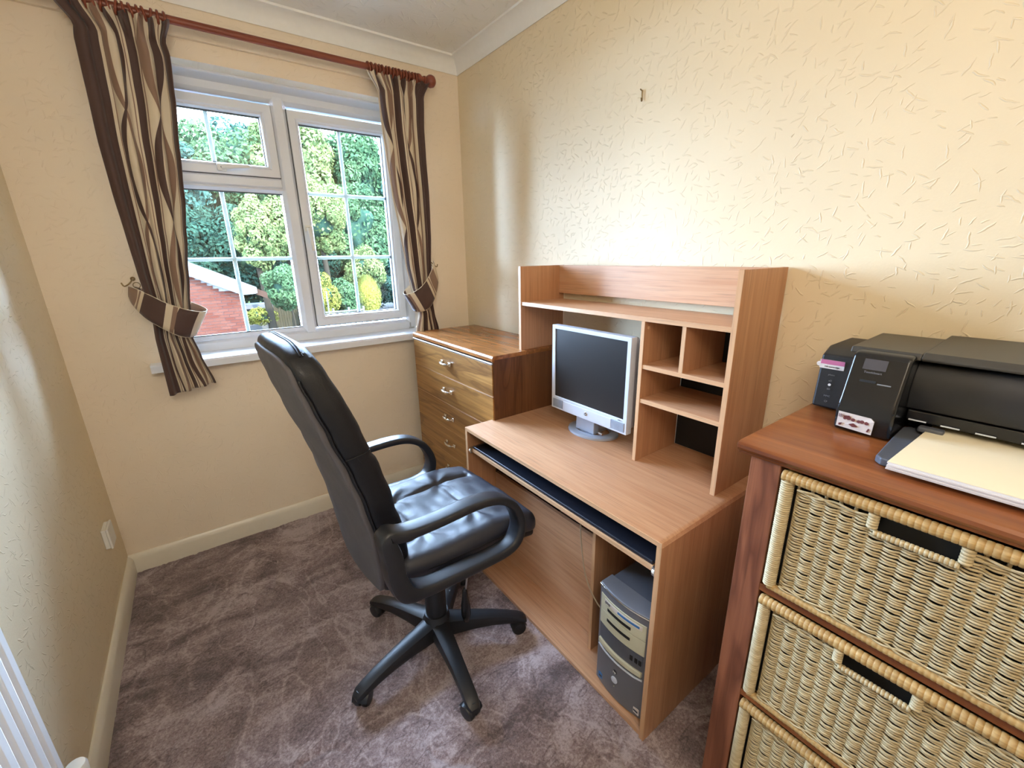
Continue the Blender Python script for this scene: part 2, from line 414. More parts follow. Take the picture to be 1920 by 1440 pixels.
# ------------------------------------------------------------------ mesh helpers
class MB:
    def __init__(self):
        self.v, self.f, self.uv = [], [], None
    def add(self, vs, fs):
        o = len(self.v)
        self.v += [tuple(p) for p in vs]
        self.f += [tuple(i + o for i in f) for f in fs]
        return self
    def box(self, x0, x1, y0, y1, z0, z1):
        if x0 > x1: x0, x1 = x1, x0
        if y0 > y1: y0, y1 = y1, y0
        if z0 > z1: z0, z1 = z1, z0
        vs = [(x, y, z) for z in (z0, z1) for y in (y0, y1) for x in (x0, x1)]
        fs = [(0, 2, 3, 1), (4, 5, 7, 6), (0, 1, 5, 4), (2, 6, 7, 3), (0, 4, 6, 2), (1, 3, 7, 5)]
        return self.add(vs, fs)
    def prism(self, prof, axis, a, b):
        """prof: 2-D polygon in the two other axes (in order), extruded along axis from a to b"""
        n = len(prof); vs = []
        for t in (a, b):
            for p, q in prof:
                vs.append({'x': (t, p, q), 'y': (p, t, q), 'z': (p, q, t)}[axis])
        area = sum(prof[i][0] * prof[(i + 1) % n][1] - prof[(i + 1) % n][0] * prof[i][1] for i in range(n))
        fs = [tuple(range(n)), tuple(range(n, 2 * n))[::-1]] + [(i, i + n, (i + 1) % n + n, (i + 1) % n) for i in range(n)]
        return self.add(vs, fs)
    def tube(self, pts, r, seg=10, closed=False, caps=True, sq=None):
        """pts: list of 3-D points; r: radius or list; sq=(w,h) makes a rounded-rect section instead"""
        pts = [Vector(p) for p in pts]; n = len(pts)
        rr = r if isinstance(r, (list, tuple)) else [r] * n
        up = None; vs = []
        for i, p in enumerate(pts):
            a = pts[(i - 1) % n] if (closed or i > 0) else pts[i]
            b = pts[(i + 1) % n] if (closed or i < n - 1) else pts[i]
            t = (b - a).normalized() if (b - a).length > 1e-9 else Vector((0, 0, 1))
            if up is None:
                up = t.orthogonal().normalized()
            up = (up - t * up.dot(t))
            up = up.normalized() if up.length > 1e-6 else t.orthogonal().normalized()
            s = t.cross(up)
            for k in range(seg):
                an = 2 * pi * k / seg
                vs.append(p + (up * cos(an) + s * sin(an)) * rr[i])
        fs = []
        m = n if closed else n - 1
        for i in range(m):
            for k in range(seg):
                a, b = i * seg + k, i * seg + (k + 1) % seg
                c, d = ((i + 1) % n) * seg + (k + 1) % seg, ((i + 1) % n) * seg + k
                fs.append((a, b, c, d))
        if caps and not closed:
            fs.append(tuple(range(seg))[::-1]); fs.append(tuple(range((n - 1) * seg, n * seg)))
        return self.add(vs, fs)
    def lathe(self, prof, center, axis='z', seg=24):
        """prof: (radius, height) pairs"""
        vs, fs = [], []
        for r, h in prof:
            for k in range(seg):
                a = 2 * pi * k / seg
                p = {'z': (r * cos(a), r * sin(a), h), 'x': (h, r * cos(a), r * sin(a)), 'y': (r * sin(a), h, r * cos(a))}[axis]
                vs.append(Vector(p) + Vector(center))
        for i in range(len(prof) - 1):
            for k in range(seg):
                fs.append((i * seg + k, i * seg + (k + 1) % seg, (i + 1) * seg + (k + 1) % seg, (i + 1) * seg + k))
        fs.append(tuple(range(seg))[::-1]); fs.append(tuple(range((len(prof) - 1) * seg, len(prof) * seg)))
        return self.add(vs, fs)
    def rbox(self, cx, cy, cz, hx, hy, hz, r, nx=4, ny=4, nz=4, warp=None):
        """rounded box with an even grid, optional warp(p)->p"""
        key = {}; vs, fs = [], []
        def lin(h, n):
            # denser near the edges so that the rounding is smooth
            core = [-(h - r) + 2 * (h - r) * i / n for i in range(n + 1)]
            e = [h - r * (1 - sin(a)) for a in (pi / 8, pi / 4, 3 * pi / 8, pi / 2)]
            return [-x for x in e[::-1]] + core + e
        X, Y, Z = lin(hx, nx), lin(hy, ny), lin(hz, nz)
        def vert(p):
            k = (round(p[0], 6), round(p[1], 6), round(p[2], 6))
            if k in key: return key[k]
            q = Vector((max(-(hx - r), min(hx - r, p[0])), max(-(hy - r), min(hy - r, p[1])), max(-(hz - r), min(hz - r, p[2]))))
            d = Vector(p) - q
            if d.length > 1e-9: w = q + d.normalized() * r
            else: w = Vector(p)
            w = w + Vector((cx, cy, cz))
            if warp: w = Vector(warp(w))
            key[k] = len(vs); vs.append(w); return key[k]
        def face(A, B, fn, flip):
            for i in range(len(A) - 1):
                for j in range(len(B) - 1):
                    q = [vert(fn(A[i], B[j])), vert(fn(A[i + 1], B[j])), vert(fn(A[i + 1], B[j + 1])), vert(fn(A[i], B[j + 1]))]
                    if len(set(q)) < 3: continue
                    fs.append(tuple(q[::-1]) if flip else tuple(q))
        for s in (-1, 1):
            face(X, Y, lambda a, b: (a, b, s * hz), s < 0)
            face(Y, Z, lambda a, b: (s * hx, a, b), s < 0)
            face(X, Z, lambda a, b: (a, s * hy, b), s > 0)
        return self.add(vs, fs)
    def xform(self, fn):
        self.v = [tuple(fn(Vector(p))) for p in self.v]; return self
    def mesh(self, name, mats, offset=None, smooth=None):
        me = bpy.data.meshes.new(name)
        vs = self.v if offset is None else [(a - offset[0], b - offset[1], c - offset[2]) for a, b, c in self.v]
        me.from_pydata(vs, [], self.f)
        me.validate(clean_customdata=False)
        bm = bmesh.new(); bm.from_mesh(me)
        bmesh.ops.recalc_face_normals(bm, faces=bm.faces[:])
        bm.to_mesh(me); bm.free()
        if smooth is not None:
            for p in me.polygons: p.use_smooth = True
            me.set_sharp_from_angle(angle=radians(smooth))
        for m in (mats if isinstance(mats, (list, tuple)) else [mats]): me.materials.append(m)
        return me

def part(name, mb, mat, parent=None, bevel=0.0, smooth=None, label=None, seg=2, kind=None):
    off = None
    root = parent
    if parent is not None:
        while root.parent is not None: root = root.parent
        if not root.get('_local'):
            off = root.location
    me = mb.mesh(name, MAT[mat] if isinstance(mat, str) else mat, off, smooth if smooth is not None else (30 if bevel else None))
    o = bpy.data.objects.new(name, me); COL.objects.link(o)
    if parent is not None: o.parent = parent
    if bevel:
        for p in me.polygons: p.use_smooth = True
        b = o.modifiers.new('bevel', 'BEVEL'); b.width = bevel; b.segments = seg
        b.limit_method = 'ANGLE'; b.angle_limit = radians(40); b.harden_normals = True
    if label: o['label'] = label
    if kind: o['kind'] = kind
    return o

def thing(name, label, cat, loc=(0, 0, 0), rotz=0, group=None, local=False, kind=None):
    o = bpy.data.objects.new(name, None); COL.objects.link(o)
    o.location = loc; o.rotation_euler = (0, 0, rotz)
    o.empty_display_size = 0.05
    if label: o['label'] = label
    if cat: o['category'] = cat
    if group: o['group'] = group
    if kind: o['kind'] = kind
    if local: o['_local'] = 1
    return o

def solo(name, mb, mat, label, cat, bevel=0.0, smooth=None, group=None, kind=None):
    """a thing that is one mesh; origin at the centre of its base"""
    xs = [p[0] for p in mb.v]; ys = [p[1] for p in mb.v]; zs = [p[2] for p in mb.v]
    c = ((min(xs) + max(xs)) / 2, (min(ys) + max(ys)) / 2, min(zs))
    me = mb.mesh(name, MAT[mat] if isinstance(mat, str) else mat, c, smooth if smooth is not None else (30 if bevel else None))
    o = bpy.data.objects.new(name, me); COL.objects.link(o); o.location = c
    if bevel:
        for p in me.polygons: p.use_smooth = True
        b = o.modifiers.new('bevel', 'BEVEL'); b.width = bevel; b.segments = 2
        b.limit_method = 'ANGLE'; b.angle_limit = radians(40); b.harden_normals = True
    o['label'] = label; o['category'] = cat
    if group: o['group'] = group
    if kind: o['kind'] = kind
    return o

def struct(name, mb, mat, bevel=0.0, smooth=None):
    o = part(name, mb, mat, None, bevel, smooth)
    o['kind'] = 'structure'
    return o

def text_part(name, body, size, mat, parent, origin, right, up, depth=0.0006, align='CENTER'):
    """flat lettering; right/up are world (or thing-local) directions"""
    cu_ = bpy.data.curves.new('t', 'FONT'); cu_.body = body; cu_.size = size; cu_.extrude = depth; cu_.align_x = align; cu_.align_y = 'CENTER'
    cu_.resolution_u = 3
    to = bpy.data.objects.new('t', cu_); COL.objects.link(to)
    bpy.context.view_layer.update()
    me = bpy.data.meshes.new_from_object(to)
    bpy.data.objects.remove(to); bpy.data.curves.remove(cu_)
    R = Vector(right).normalized(); U = Vector(up).normalized(); N = R.cross(U)
    root = parent
    while root.parent is not None: root = root.parent
    off = Vector((0, 0, 0)) if root.get('_local') else Vector(root.location)
    for v in me.vertices:
        v.co = Vector(origin) + R * v.co.x + U * v.co.y + N * v.co.z - off
    me.materials.clear(); me.materials.append(MAT[mat])
    me.name = name
    o = bpy.data.objects.new(name, me); COL.objects.link(o); o.parent = parent
    return o

def interp(tab, t):
    """piecewise-smooth table lookup: tab of (t, value...)"""
    if t <= tab[0][0]: return tab[0][1:]
    if t >= tab[-1][0]: return tab[-1][1:]
    for a, b in zip(tab, tab[1:]):
        if a[0] <= t <= b[0]:
            k = (t - a[0]) / (b[0] - a[0]); k = k * k * (3 - 2 * k) * 0.5 + k * 0.5
            return tuple(x + (y - x) * k for x, y in zip(a[1:], b[1:]))

def catmull(pts, n=8, closed=False):
    P = [Vector(p) for p in pts]; m = len(P); out = []
    rng = m if closed else m - 1
    for i in range(rng):
        p0 = P[(i - 1) % m] if (closed or i > 0) else P[i]
        p1, p2 = P[i], P[(i + 1) % m]
        p3 = P[(i + 2) % m] if (closed or i + 2 < m) else P[i + 1]
        for k in range(n):
            t = k / n
            out.append(0.5 * ((2 * p1) + (p2 - p0) * t + (2 * p0 - 5 * p1 + 4 * p2 - p3) * t * t + (3 * p1 - p0 - 3 * p2 + p3) * t ** 3))
    if not closed: out.append(P[-1])
    return out

# ------------------------------------------------------------------ room shell
W, D, H = 1.9355, 3.6, 2.512
WX0, WX1, WZ0, WZ1 = -1.60, -0.305, 0.965, 2.250      # window opening
struct('wall_right', MB().box(0, 0.12, -D - 0.12, 0.30, -0.02, H + 0.1), 'wall_r')
struct('wall_left', MB().box(-W - 0.12, -W, -D - 0.12, 0.30, -0.02, H + 0.1), 'wall_l')
struct('wall_front', MB().box(-W, 0, -D - 0.12, -D, -0.02, H + 0.1), 'wall_b')
m = MB()
m.box(-W, WX0, 0, 0.30, -0.02, H + 0.1).box(WX1, 0, 0, 0.30, -0.02, H + 0.1)
m.box(WX0, WX1, 0, 0.30, -0.02, WZ0).box(WX0, WX1, 0, 0.30, WZ1, H + 0.1)
struct('wall_back', m, 'wall_b')
struct('ceiling', MB().box(-W, 0, -D, 0, H, H + 0.1), 'ceil')

# carpet: a grid of tufts standing at uneven heights, laid wall to wall
def carpet():
    import numpy as np
    st = 0.0062
    x0, x1, y0, y1 = -W, 0.0, -2.35, 0.0
    nx, ny = int((x1 - x0) / st), int((y1 - y0) / st)
    rs = np.random.RandomState(3)
    X = np.linspace(x0, x1, nx); Y = np.linspace(y0, y1, ny)
    gx, gy = np.meshgrid(X, Y)
    def smooth_noise(sx, sy, seed, ang=0.0):
        r = np.random.RandomState(seed); g = r.rand(64, 64)
        ca, sa = math.cos(ang), math.sin(ang)
        u = ((gx * ca + gy * sa) * sx + 31.7) % 64; v = ((-gx * sa + gy * ca) * sy + 17.3) % 64
        i, j = u.astype(int), v.astype(int); a, b = u - i, v - j
        a = a * a * (3 - 2 * a); b = b * b * (3 - 2 * b)
        i2, j2 = (i + 1) % 64, (j + 1) % 64
        return g[i, j] * (1 - a) * (1 - b) + g[i2, j] * a * (1 - b) + g[i, j2] * (1 - a) * b + g[i2, j2] * a * b
    h = -0.004 + 0.006 * smooth_noise(6, 9, 1, 0.6) + 0.006 * smooth_noise(14, 22, 2, 0.7)
    cre = np.abs(smooth_noise(5, 3, 5, -0.5) - 0.5)
    h -= 0.008 * np.exp(-(cre / 0.02) ** 2)
    h += 0.0045 * rs.rand(ny, nx) + 0.003 * smooth_noise(90, 60, 6, 0.9)
    jx = (rs.rand(ny, nx) - 0.5) * st * 0.7; jy = (rs.rand(ny, nx) - 0.5) * st * 0.7
    jx[:, 0] = 0; jx[:, -1] = 0; jy[0] = 0; jy[-1] = 0
    co = np.stack([gx + jx, gy + jy, np.minimum(h, 0.006)], -1).reshape(-1, 3).astype('f')
    me = bpy.data.meshes.new('floor')
    idx = np.arange(nx * ny).reshape(ny, nx)
    q = np.stack([idx[:-1, :-1], idx[:-1, 1:], idx[1:, 1:], idx[1:, :-1]], -1).reshape(-1, 4)
    nq = len(q)
    extra = np.array([(x0, -D, 0), (x1, -D, 0), (x1, y0, 0), (x0, y0, 0), (x0, -D, -0.05), (x1, -D, -0.05), (x1, y1, -0.05), (x0, y1, -0.05)], 'f')
    b = len(co); co = np.concatenate([co, extra])
    q = np.concatenate([q, np.array([(b, b + 1, b + 2, b + 3), (b + 4, b + 7, b + 6, b + 5)])])
    me.vertices.add(len(co)); me.vertices.foreach_set('co', co.ravel())
    me.loops.add(len(q) * 4); me.loops.foreach_set('vertex_index', q.ravel().astype('i'))
    me.polygons.add(len(q)); me.polygons.foreach_set('loop_start', (np.arange(len(q)) * 4).astype('i'))
    me.update(calc_edges=True)
    me.polygons.foreach_set('use_smooth', np.ones(len(q), bool))
    me.materials.append(MAT['carpet'])
    o = bpy.data.objects.new('floor', me); COL.objects.link(o)
    o['kind'] = 'structure'
carpet()

# skirting boards
sk = [(0, 0), (0.018, 0), (0.018, 0.075), (0.013, 0.092), (0.006, 0.101), (0, 0.101)]
struct('baseboard_back', MB().prism([(-a, b) for a, b in sk], 'x', -W, 0), 'gloss', 0.001)
struct('baseboard_left', MB().prism([(-W + a, b) for a, b in sk], 'y', -D, -0.018), 'gloss', 0.001)
struct('baseboard_right', MB().prism([(-a, b) for a, b in sk], 'y', -D, -0.018), 'gloss', 0.001)
# coving
cv = [(0.0, 2.440), (0.006, 2.438), (0.008, 2.446)] + [(0.008 + 0.052 * (1 - cos(a)), 2.446 + 0.056 * sin(a)) for a in [i * pi / 16 for i in range(1, 9)]] + [(0.070, 2.503), (0.071, H), (0.0, H)]
struct('trim_1', MB().prism([(-a, b) for a, b in cv], 'x', -W, 0), 'coving', smooth=25)
struct('trim_2', MB().prism([(-a, b) for a, b in cv], 'y', -D, 0), 'coving', smooth=25)
struct('trim_3', MB().prism([(-W + a, b) for a, b in cv], 'y', -D, 0), 'coving', smooth=25)
# painted batten the curtain pole is fixed to, bead along the soffit, window board
struct('trim_4', MB().box(-1.86, -0.20, -0.020, 0, 2.322, 2.400), 'wall_b', 0.003)
struct('trim_5', MB().prism([(0.078, WZ1), (0.078, 2.242), (0.084, 2.240), (0.152, 2.230), (0.152, WZ1)], 'x', WX0, WX1), 'upvc')
struct('trim_6', MB().prism([(-0.060, 0.967), (-0.060, 0.995), (-0.054, 1.003), (0.16, 1.003), (0.16, 0.965), (-0.054, 0.965)], 'x', -1.668, -0.245), 'upvc')

# ------------------------------------------------------------------ window
def ring(mb, x0, x1, z0, z1, w, y0, y1, wb=None, wt=None):
    wb = wb or w; wt = wt or w
    mb.box(x0, x0 + w, y0, y1, z0, z1).box(x1 - w, x1, y0, y1, z0, z1)
    mb.box(x0 + w, x1 - w, y0, y1, z0, z0 + wb).box(x0 + w, x1 - w, y0, y1, z1 - wt, z1)
    return mb
def mitre_ring(mb, x0, x1, z0, z1, w, prof):
    """prof: (inward 0..w, y) polygon swept round the rectangle with mitred corners"""
    n = len(prof); vs = []
    for cx_, cz_, sx, sz in ((x0, z0, 1, 1), (x1, z0, -1, 1), (x1, z1, -1, -1), (x0, z1, 1, -1)):
        for a, y in prof: vs.append((cx_ + sx * a, y, cz_ + sz * a))
    fs = []
    for c in range(4):
        d = (c + 1) % 4
        for i in range(n):
            j = (i + 1) % n
            fs.append((c * n + i, d * n + i, d * n + j, c * n + j))
    return mb.add(vs, fs)
win = thing('window_1', None, None, (-0.95, 0.15, 1.0), kind='structure')
YF = 0.150
frx0, frx1, frz0, frz1 = -1.600, -0.312, 1.003, 2.240
fm = MB()
mitre_ring(fm, frx0, frx1, frz0, frz1, 0.058, [(0, YF), (0.040, YF), (0.047, YF + 0.006), (0.058, YF + 0.016), (0.058, 0.22), (0, 0.22)])
fr = part('frame', fm, 'upvc', win, 0.0008)
# mullion with pointed ends and transom
mu = MB()
xm0, xm1, zt, zb = -0.988, -0.908, 2.212, 1.045
mprof = lambda x0, x1: [(x0, YF + 0.012), (x0 + 0.020, YF - 0.006), (x1 - 0.020, YF - 0.006), (x1, YF + 0.012), (x1, 0.215), (x0, 0.215)]
pr = mprof(xm0, xm1)
vs = []
for z, top in ((zb, 0), (zt, 1)):
    for i, (x, y) in enumerate(pr):
        dz = 0 if i in (1, 2) else 0.034
        vs.append((x, y, z + (-dz if top else dz)))
mu.add(vs, [(0, 6, 7, 1), (1, 7, 8, 2), (2, 8, 9, 3), (3, 9, 10, 4), (4, 10, 11, 5), (5, 11, 6, 0), (0, 1, 2, 3, 4, 5), (11, 10, 9, 8, 7, 6)])
part('mullion', mu, 'upvc', win, 0.0015)
tm = MB().prism([(YF + 0.012, 1.787), (YF - 0.004, 1.800), (YF - 0.004, 1.832), (YF + 0.012, 1.850), (0.215, 1.850), (0.215, 1.787)], 'x', frx0 + 0.045, xm0 + 0.004)
part('transom', tm, 'upvc', win, 0.0015)
def light(x0, x1, z0, z1, vbar, hbars, sash, name):
    """glazed light between the given sight lines; sash adds an opening casement frame"""
    if sash:
        sw = 0.052
        sm = MB()
        mitre_ring(sm, x0 - sw, x1 + sw, z0 - sw, z1 + sw, sw, [(0, YF - 0.012), (0.034, YF - 0.012), (0.040, YF - 0.004), (0.046, YF - 0.004), (sw, YF + 0.010), (sw, 0.205), (0, 0.205)])
        s = part('sash', sm, 'upvc', win, 0.0012)
        gm = MB(); mitre_ring(gm, x0 - sw - 0.003, x1 + sw + 0.003, z0 - sw - 0.003, z1 + sw + 0.003, 0.005, [(0, YF + 0.002), (0.005, YF + 0.002), (0.005, 0.19), (0, 0.19)])
        part('gasket', gm, 'gasket', s)
    else:
        bm_ = MB()
        mitre_ring(bm_, x0 - 0.022, x1 + 0.022, z0 - 0.022, z1 + 0.022, 0.022, [(0, YF + 0.002), (0.008, YF), (0.012, YF + 0.006), (0.022, YF + 0.014), (0.022, 0.20), (0, 0.20)])
        s = part('glazing_bead', bm_, 'upvc', win, 0.0008)
    ed = MB(); mitre_ring(ed, x0 - 0.002, x1 + 0.002, z0 - 0.002, z1 + 0.002, 0.006, [(0, YF + 0.018), (0.006, YF + 0.018), (0.006, 0.186), (0, 0.186)])
    part('glazing_seal', ed, 'gasket', s)
    part('pane', MB().box(x0 - 0.004, x1 + 0.004, 0.184, 0.188, z0 - 0.004, z1 + 0.004), 'glass', s)
    bar = MB().box(vbar - 0.009, vbar + 0.009, 0.189, 0.196, z0, z1)
    part('glazing_bar', bar, 'upvc_bar', s, 0.0015)
    for hb in hbars:
        part('glazing_bar', MB().box(x0, x1, 0.1895, 0.1965, hb - 0.009, hb + 0.009), 'upvc_bar', s, 0.0015)
    return s
s1 = light(-1.480, -1.037, 1.895, 2.116, -1.256, [], True, 'top')
light(-1.532, -0.982, 1.077, 1.770, -1.252, [1.450], False, 'low')
s3 = light(-0.860, -0.427, 1.130, 2.110, -0.655, [1.783, 1.450], True, 'right')
def win_handle(parent, px, pz, dx, dz):
    m_ = MB()
    L = 0.115
    d = Vector((dx, 0, dz)).normalized()
    m_.rbox(px, YF - 0.022, pz, 0.020 if dx else 0.016, 0.010, 0.016 if dx else 0.024, 0.008, 2, 2, 2)
    pts = [Vector((px, YF - 0.036, pz)) + d * 0.0, Vector((px, YF - 0.044, pz)) + d * 0.03, Vector((px, YF - 0.042, pz)) + d * 0.07, Vector((px, YF - 0.038, pz)) + d * L]
    m_.tube(catmull(pts, 5), [0.013 - 0.006 * i / 15 for i in range(16)], 10)
    h = part('handle', m_, 'white_plastic', parent, smooth=50)
    k = MB().lathe([(0.0055, 0.0), (0.0055, -0.003)], (px, YF - 0.0365, pz), 'y', 12)
    part('key_hole', k, 'ink_dark', h)
win_handle(s1, -1.236, 1.868, 1, 0.10)
win_handle(s3, -0.890, 1.602, 0.06, -1)
# stay peg at the right end of the frame
part('stay_peg', MB().tube([(-0.352, YF - 0.006, 1.008), (-0.352, YF - 0.006, 1.040)], 0.004, 8).box(-0.36, -0.33, YF - 0.012, YF, 1.004, 1.010), 'steel', win)

# ------------------------------------------------------------------ curtains
rail_z, rail_y = 2.343, -0.100
pole = thing('curtain_pole', 'reddish-brown wooden curtain pole with round finial above the window', 'curtain pole', (-0.95, rail_y, rail_z))
part('rod', MB().tube([(-1.84, rail_y, rail_z), (-0.265, rail_y, rail_z)], 0.0145, 20), 'pole', pole, smooth=40)
fin = [(0.010, 0.0), (0.018, 0.003), (0.019, 0.010), (0.012, 0.014), (0.020, 0.020), (0.029, 0.032), (0.031, 0.044), (0.027, 0.058), (0.016, 0.067), (0.004, 0.070)]
for sgn, x in ((1, -0.268), (-1, -1.838)):
    part('finial', MB().lathe([(r_, h_ * sgn) for r_, h_ in fin], (x, rail_y, rail_z), 'x', 24), 'pole', pole, smooth=40)
for x in (-0.295, -1.80):
    b = MB().lathe([(0.024, 0.0), (0.024, -0.010), (0.014, -0.016), (0.011, -0.075)], (x, -0.020, rail_z), 'y', 20)
    b.lathe([(0.021, -0.010), (0.023, -0.004), (0.023, 0.004), (0.021, 0.010)], (x, rail_y, rail_z), 'x', 20)
    part('bracket', b, 'pole', pole, smooth=40)

def curtain_rings(x0, x1, n, pole_=pole):
    for i in range(n):
        x = x0 + (x1 - x0) * i / (n - 1) + rnd.uniform(-0.002, 0.002)
        tilt = rnd.uniform(-0.25, 0.25)
        pts = [(x + 0.022 * cos(a) * sin(tilt), rail_y + 0.022 * sin(a), rail_z - 0.004 + 0.022 * cos(a)) for a in [2 * pi * k / 18 for k in range(18)]]
        part('ring', MB().tube(pts, 0.0048, 8, closed=True), 'pole', pole_, smooth=60)
curtain_rings(-1.655, -1.350, 16)
curtain_rings(-0.560, -0.315, 15)

def make_curtain(name, label, edges, fabric, s_off, folds, zt_, zb_, hem_drop, yc0, amp_tab, phase, wide, ph2):
    """edges: (z, xl, xr) from top to bottom"""
    tab = sorted([(e[0], e[1], e[2]) for e in edges])
    NU, NV = 150, 110
    vs, fs, uvs = [], [], []
    for j in range(NV + 1):
        z = zt_ + (zb_ - zt_) * j / NV
        xl, xr = interp(tab, z)
        A, yc = interp(amp_tab, z)
        head = max(0.0, min(1.0, (z - 2.245) / 0.05))
        for i in range(NU + 1):
            a = i / NU
            ph = 2 * pi * folds * a + phase + 0.35 * sin(2 * pi * a * 1.7 + ph2 + z * 1.3)
            env = 0.75 + 0.25 * sin(2 * pi * a * 2.3 + ph2)
            flat = min(1.0, 0.35 + (a if wide > 0 else 1 - a) / 0.30)
            yy = cos(ph) * A * env * flat + 0.25 * A * cos(2 * ph + 1.0 + z)
            xx = a + (0.32 / (2 * pi * folds)) * sin(2 * ph + 0.5) * (1 - head)
            # tight pencil pleats in the heading
            yh = 0.012 * cos(2 * pi * folds * 2.6 * a) + 0.004 * cos(2 * pi * folds * 5 * a)
            y = yc + yy * (1 - head) + yh * head
            zz = z + hem_drop * a * max(0, (1.35 - z)) / 0.5 + head * 0.008 * cos(2 * pi * folds * 2.6 * a + 0.8)
            x = xl + (xr - xl) * xx
            vs.append((x, y, zz))
            ae = a if wide > 0 else 1 - a
            se = 0.055 * ae / 0.22 if ae < 0.22 else 0.055 + (fabric - 0.055) * (ae - 0.22) / 0.78
            uvs.append((s_off + se, z))
    for j in range(NV):
        for i in range(NU):
            a = j * (NU + 1) + i
            fs.append((a, a + 1, a + NU + 2, a + NU + 1))
    c = (sum(v[0] for v in vs) / len(vs), -0.1, min(v[2] for v in vs))
    t = thing(name, label, 'curtain', c)
    me = bpy.data.meshes.new('cloth')
    me.from_pydata([(x - c[0], y - c[1], z - c[2]) for x, y, z in vs], [], fs)
    uvl = me.uv_layers.new(name='UVMap')
    for lp in me.loops: uvl.data[lp.index].uv = uvs[lp.vertex_index]
    for p in me.polygons: p.use_smooth = True
    me.materials.append(MAT['curtain']); me.materials.append(MAT['lining'])
    o = bpy.data.objects.new('cloth', me); COL.objects.link(o); o.parent = t
    sm = o.modifiers.new('thick', 'SOLIDIFY'); sm.thickness = 0.0025; sm.offset = 0
    return t

Ledge = [(2.330, -1.668, -1.336), (2.256, -1.620, -1.362), (2.212, -1.626, -1.357), (2.068, -1.630, -1.368), (1.88, -1.636, -1.390), (1.707, -1.634, -1.407),
         (1.546, -1.628, -1.430), (1.405, -1.623, -1.452), (1.235, -1.612, -1.474), (1.118, -1.620, -1.492), (1.012, -1.620, -1.474), (0.87, -1.620, -1.442)]
lc = make_curtain('curtain', 'brown and cream wavy-patterned curtain tied back left of the window', Ledge, 0.46, 0.0, 3.0, 2.332, 0.868, 0.03,
             -0.11, [(0.86, 0.018, -0.112), (1.10, 0.022, -0.105), (1.2, 0.024, -0.10), (1.6, 0.022, -0.105), (2.1, 0.020, -0.105), (2.25, 0.018, -0.105), (2.33, 0.015, -0.118)], 2.4, 1, 0.6)
Redge = [(2.325, -0.572, -0.242), (2.250, -0.524, -0.278), (2.10, -0.520, -0.287), (1.95, -0.510, -0.287), (1.78, -0.496, -0.283), (1.565, -0.469, -0.288),
         (1.42, -0.450, -0.296), (1.275, -0.430, -0.300), (1.17, -0.408, -0.298), (1.117, -0.390, -0.290), (1.02, -0.412, -0.268), (0.93, -0.42, -0.262)]
rc = make_curtain('curtain', 'brown and cream patterned curtain tied back behind the walnut chest', Redge, 0.42, 0.0, 3.0, 2.325, 0.93, 0.0,
             -0.10, [(0.92, 0.020, -0.088), (1.10, 0.020, -0.088), (1.2, 0.022, -0.095), (1.6, 0.022, -0.105), (2.1, 0.020, -0.105), (2.25, 0.018, -0.105), (2.33, 0.015, -0.118)], 0.6, -1, 2.1)

def tieback(name, label, path, s_off):
    """path: (x, y, z centre, half height, lean)"""
    ctr = catmull([(p[0], p[1], p[2]) for p in path], 8)
    hw = catmull([(p[3], p[4], 0) for p in path], 8)
    vs, fs, uvs = [], [], []
    L = 0; NV = 6
    for i, c in enumerate(ctr):
        if i: L += (c - ctr[i - 1]).length
        for k in range(NV + 1):
            t = k / NV * 2 - 1
            vs.append((c.x + hw[i].y * t, c.y - 0.004 * (1 - t * t), c.z + hw[i].x * t))
            uvs.append((s_off + L * 0.55, c.z * 0 + t * 0.05 + 0.2))
    n = len(ctr)
    for i in range(n - 1):
        for k in range(NV):
            a = i * (NV + 1) + k
            fs.append((a, a + 1, a + NV + 2, a + NV + 1))
    c = Vector((path[0][0], path[0][1], path[0][2]))
    t = thing(name, label, 'tieback', c)
    me = bpy.data.meshes.new('band')
    me.from_pydata([Vector(v) - c for v in vs], [], fs)
    uvl = me.uv_layers.new(name='UVMap')
    for lp in me.loops: uvl.data[lp.index].uv = uvs[lp.vertex_index]
    for p in me.polygons: p.use_smooth = True
    me.materials.append(MAT['curtain'])
    o = bpy.data.objects.new('band', me); COL.objects.link(o); o.parent = t
    sm = o.modifiers.new('thick', 'SOLIDIFY'); sm.thickness = 0.004; sm.offset = 0
    # cream piped edge
    for k in (0, NV):
        part('piping', MB().tube([vs[i * (NV + 1) + k] for i in range(n)], 0.0022, 6), 'lining', t, smooth=60)
    return t
tb = tieback('curtain_tieback', 'brown fabric tieback holding the left curtain to its wall hook',
        [(-1.674, -0.030, 1.325, 0.020, 0.004), (-1.655, -0.075, 1.303, 0.032, 0.012), (-1.615, -0.130, 1.262, 0.044, 0.018), (-1.560, -0.160, 1.218, 0.052, 0.016),
         (-1.505, -0.158, 1.186, 0.054, 0.024), (-1.462, -0.130, 1.175, 0.052, 0.028), (-1.446, -0.092, 1.185, 0.048, 0.028), (-1.476, -0.052, 1.215, 0.044, 0.02),
         (-1.56, -0.034, 1.27, 0.034, 0.01), (-1.655, -0.026, 1.325, 0.018, 0.004)], 0.155)
tr_ = tieback('curtain_tieback', 'brown fabric tieback holding the right curtain to its wall hook',
        [(-0.240, -0.030, 1.395, 0.030, -0.008), (-0.262, -0.085, 1.352, 0.040, -0.014), (-0.310, -0.130, 1.285, 0.050, -0.020), (-0.362, -0.146, 1.225, 0.055, -0.026),
         (-0.412, -0.135, 1.195, 0.054, -0.030), (-0.446, -0.100, 1.190, 0.050, -0.028), (-0.436, -0.062, 1.215, 0.045, -0.02), (-0.36, -0.034, 1.28, 0.036, -0.01), (-0.262, -0.026, 1.375, 0.024, -0.004)], 0.10)

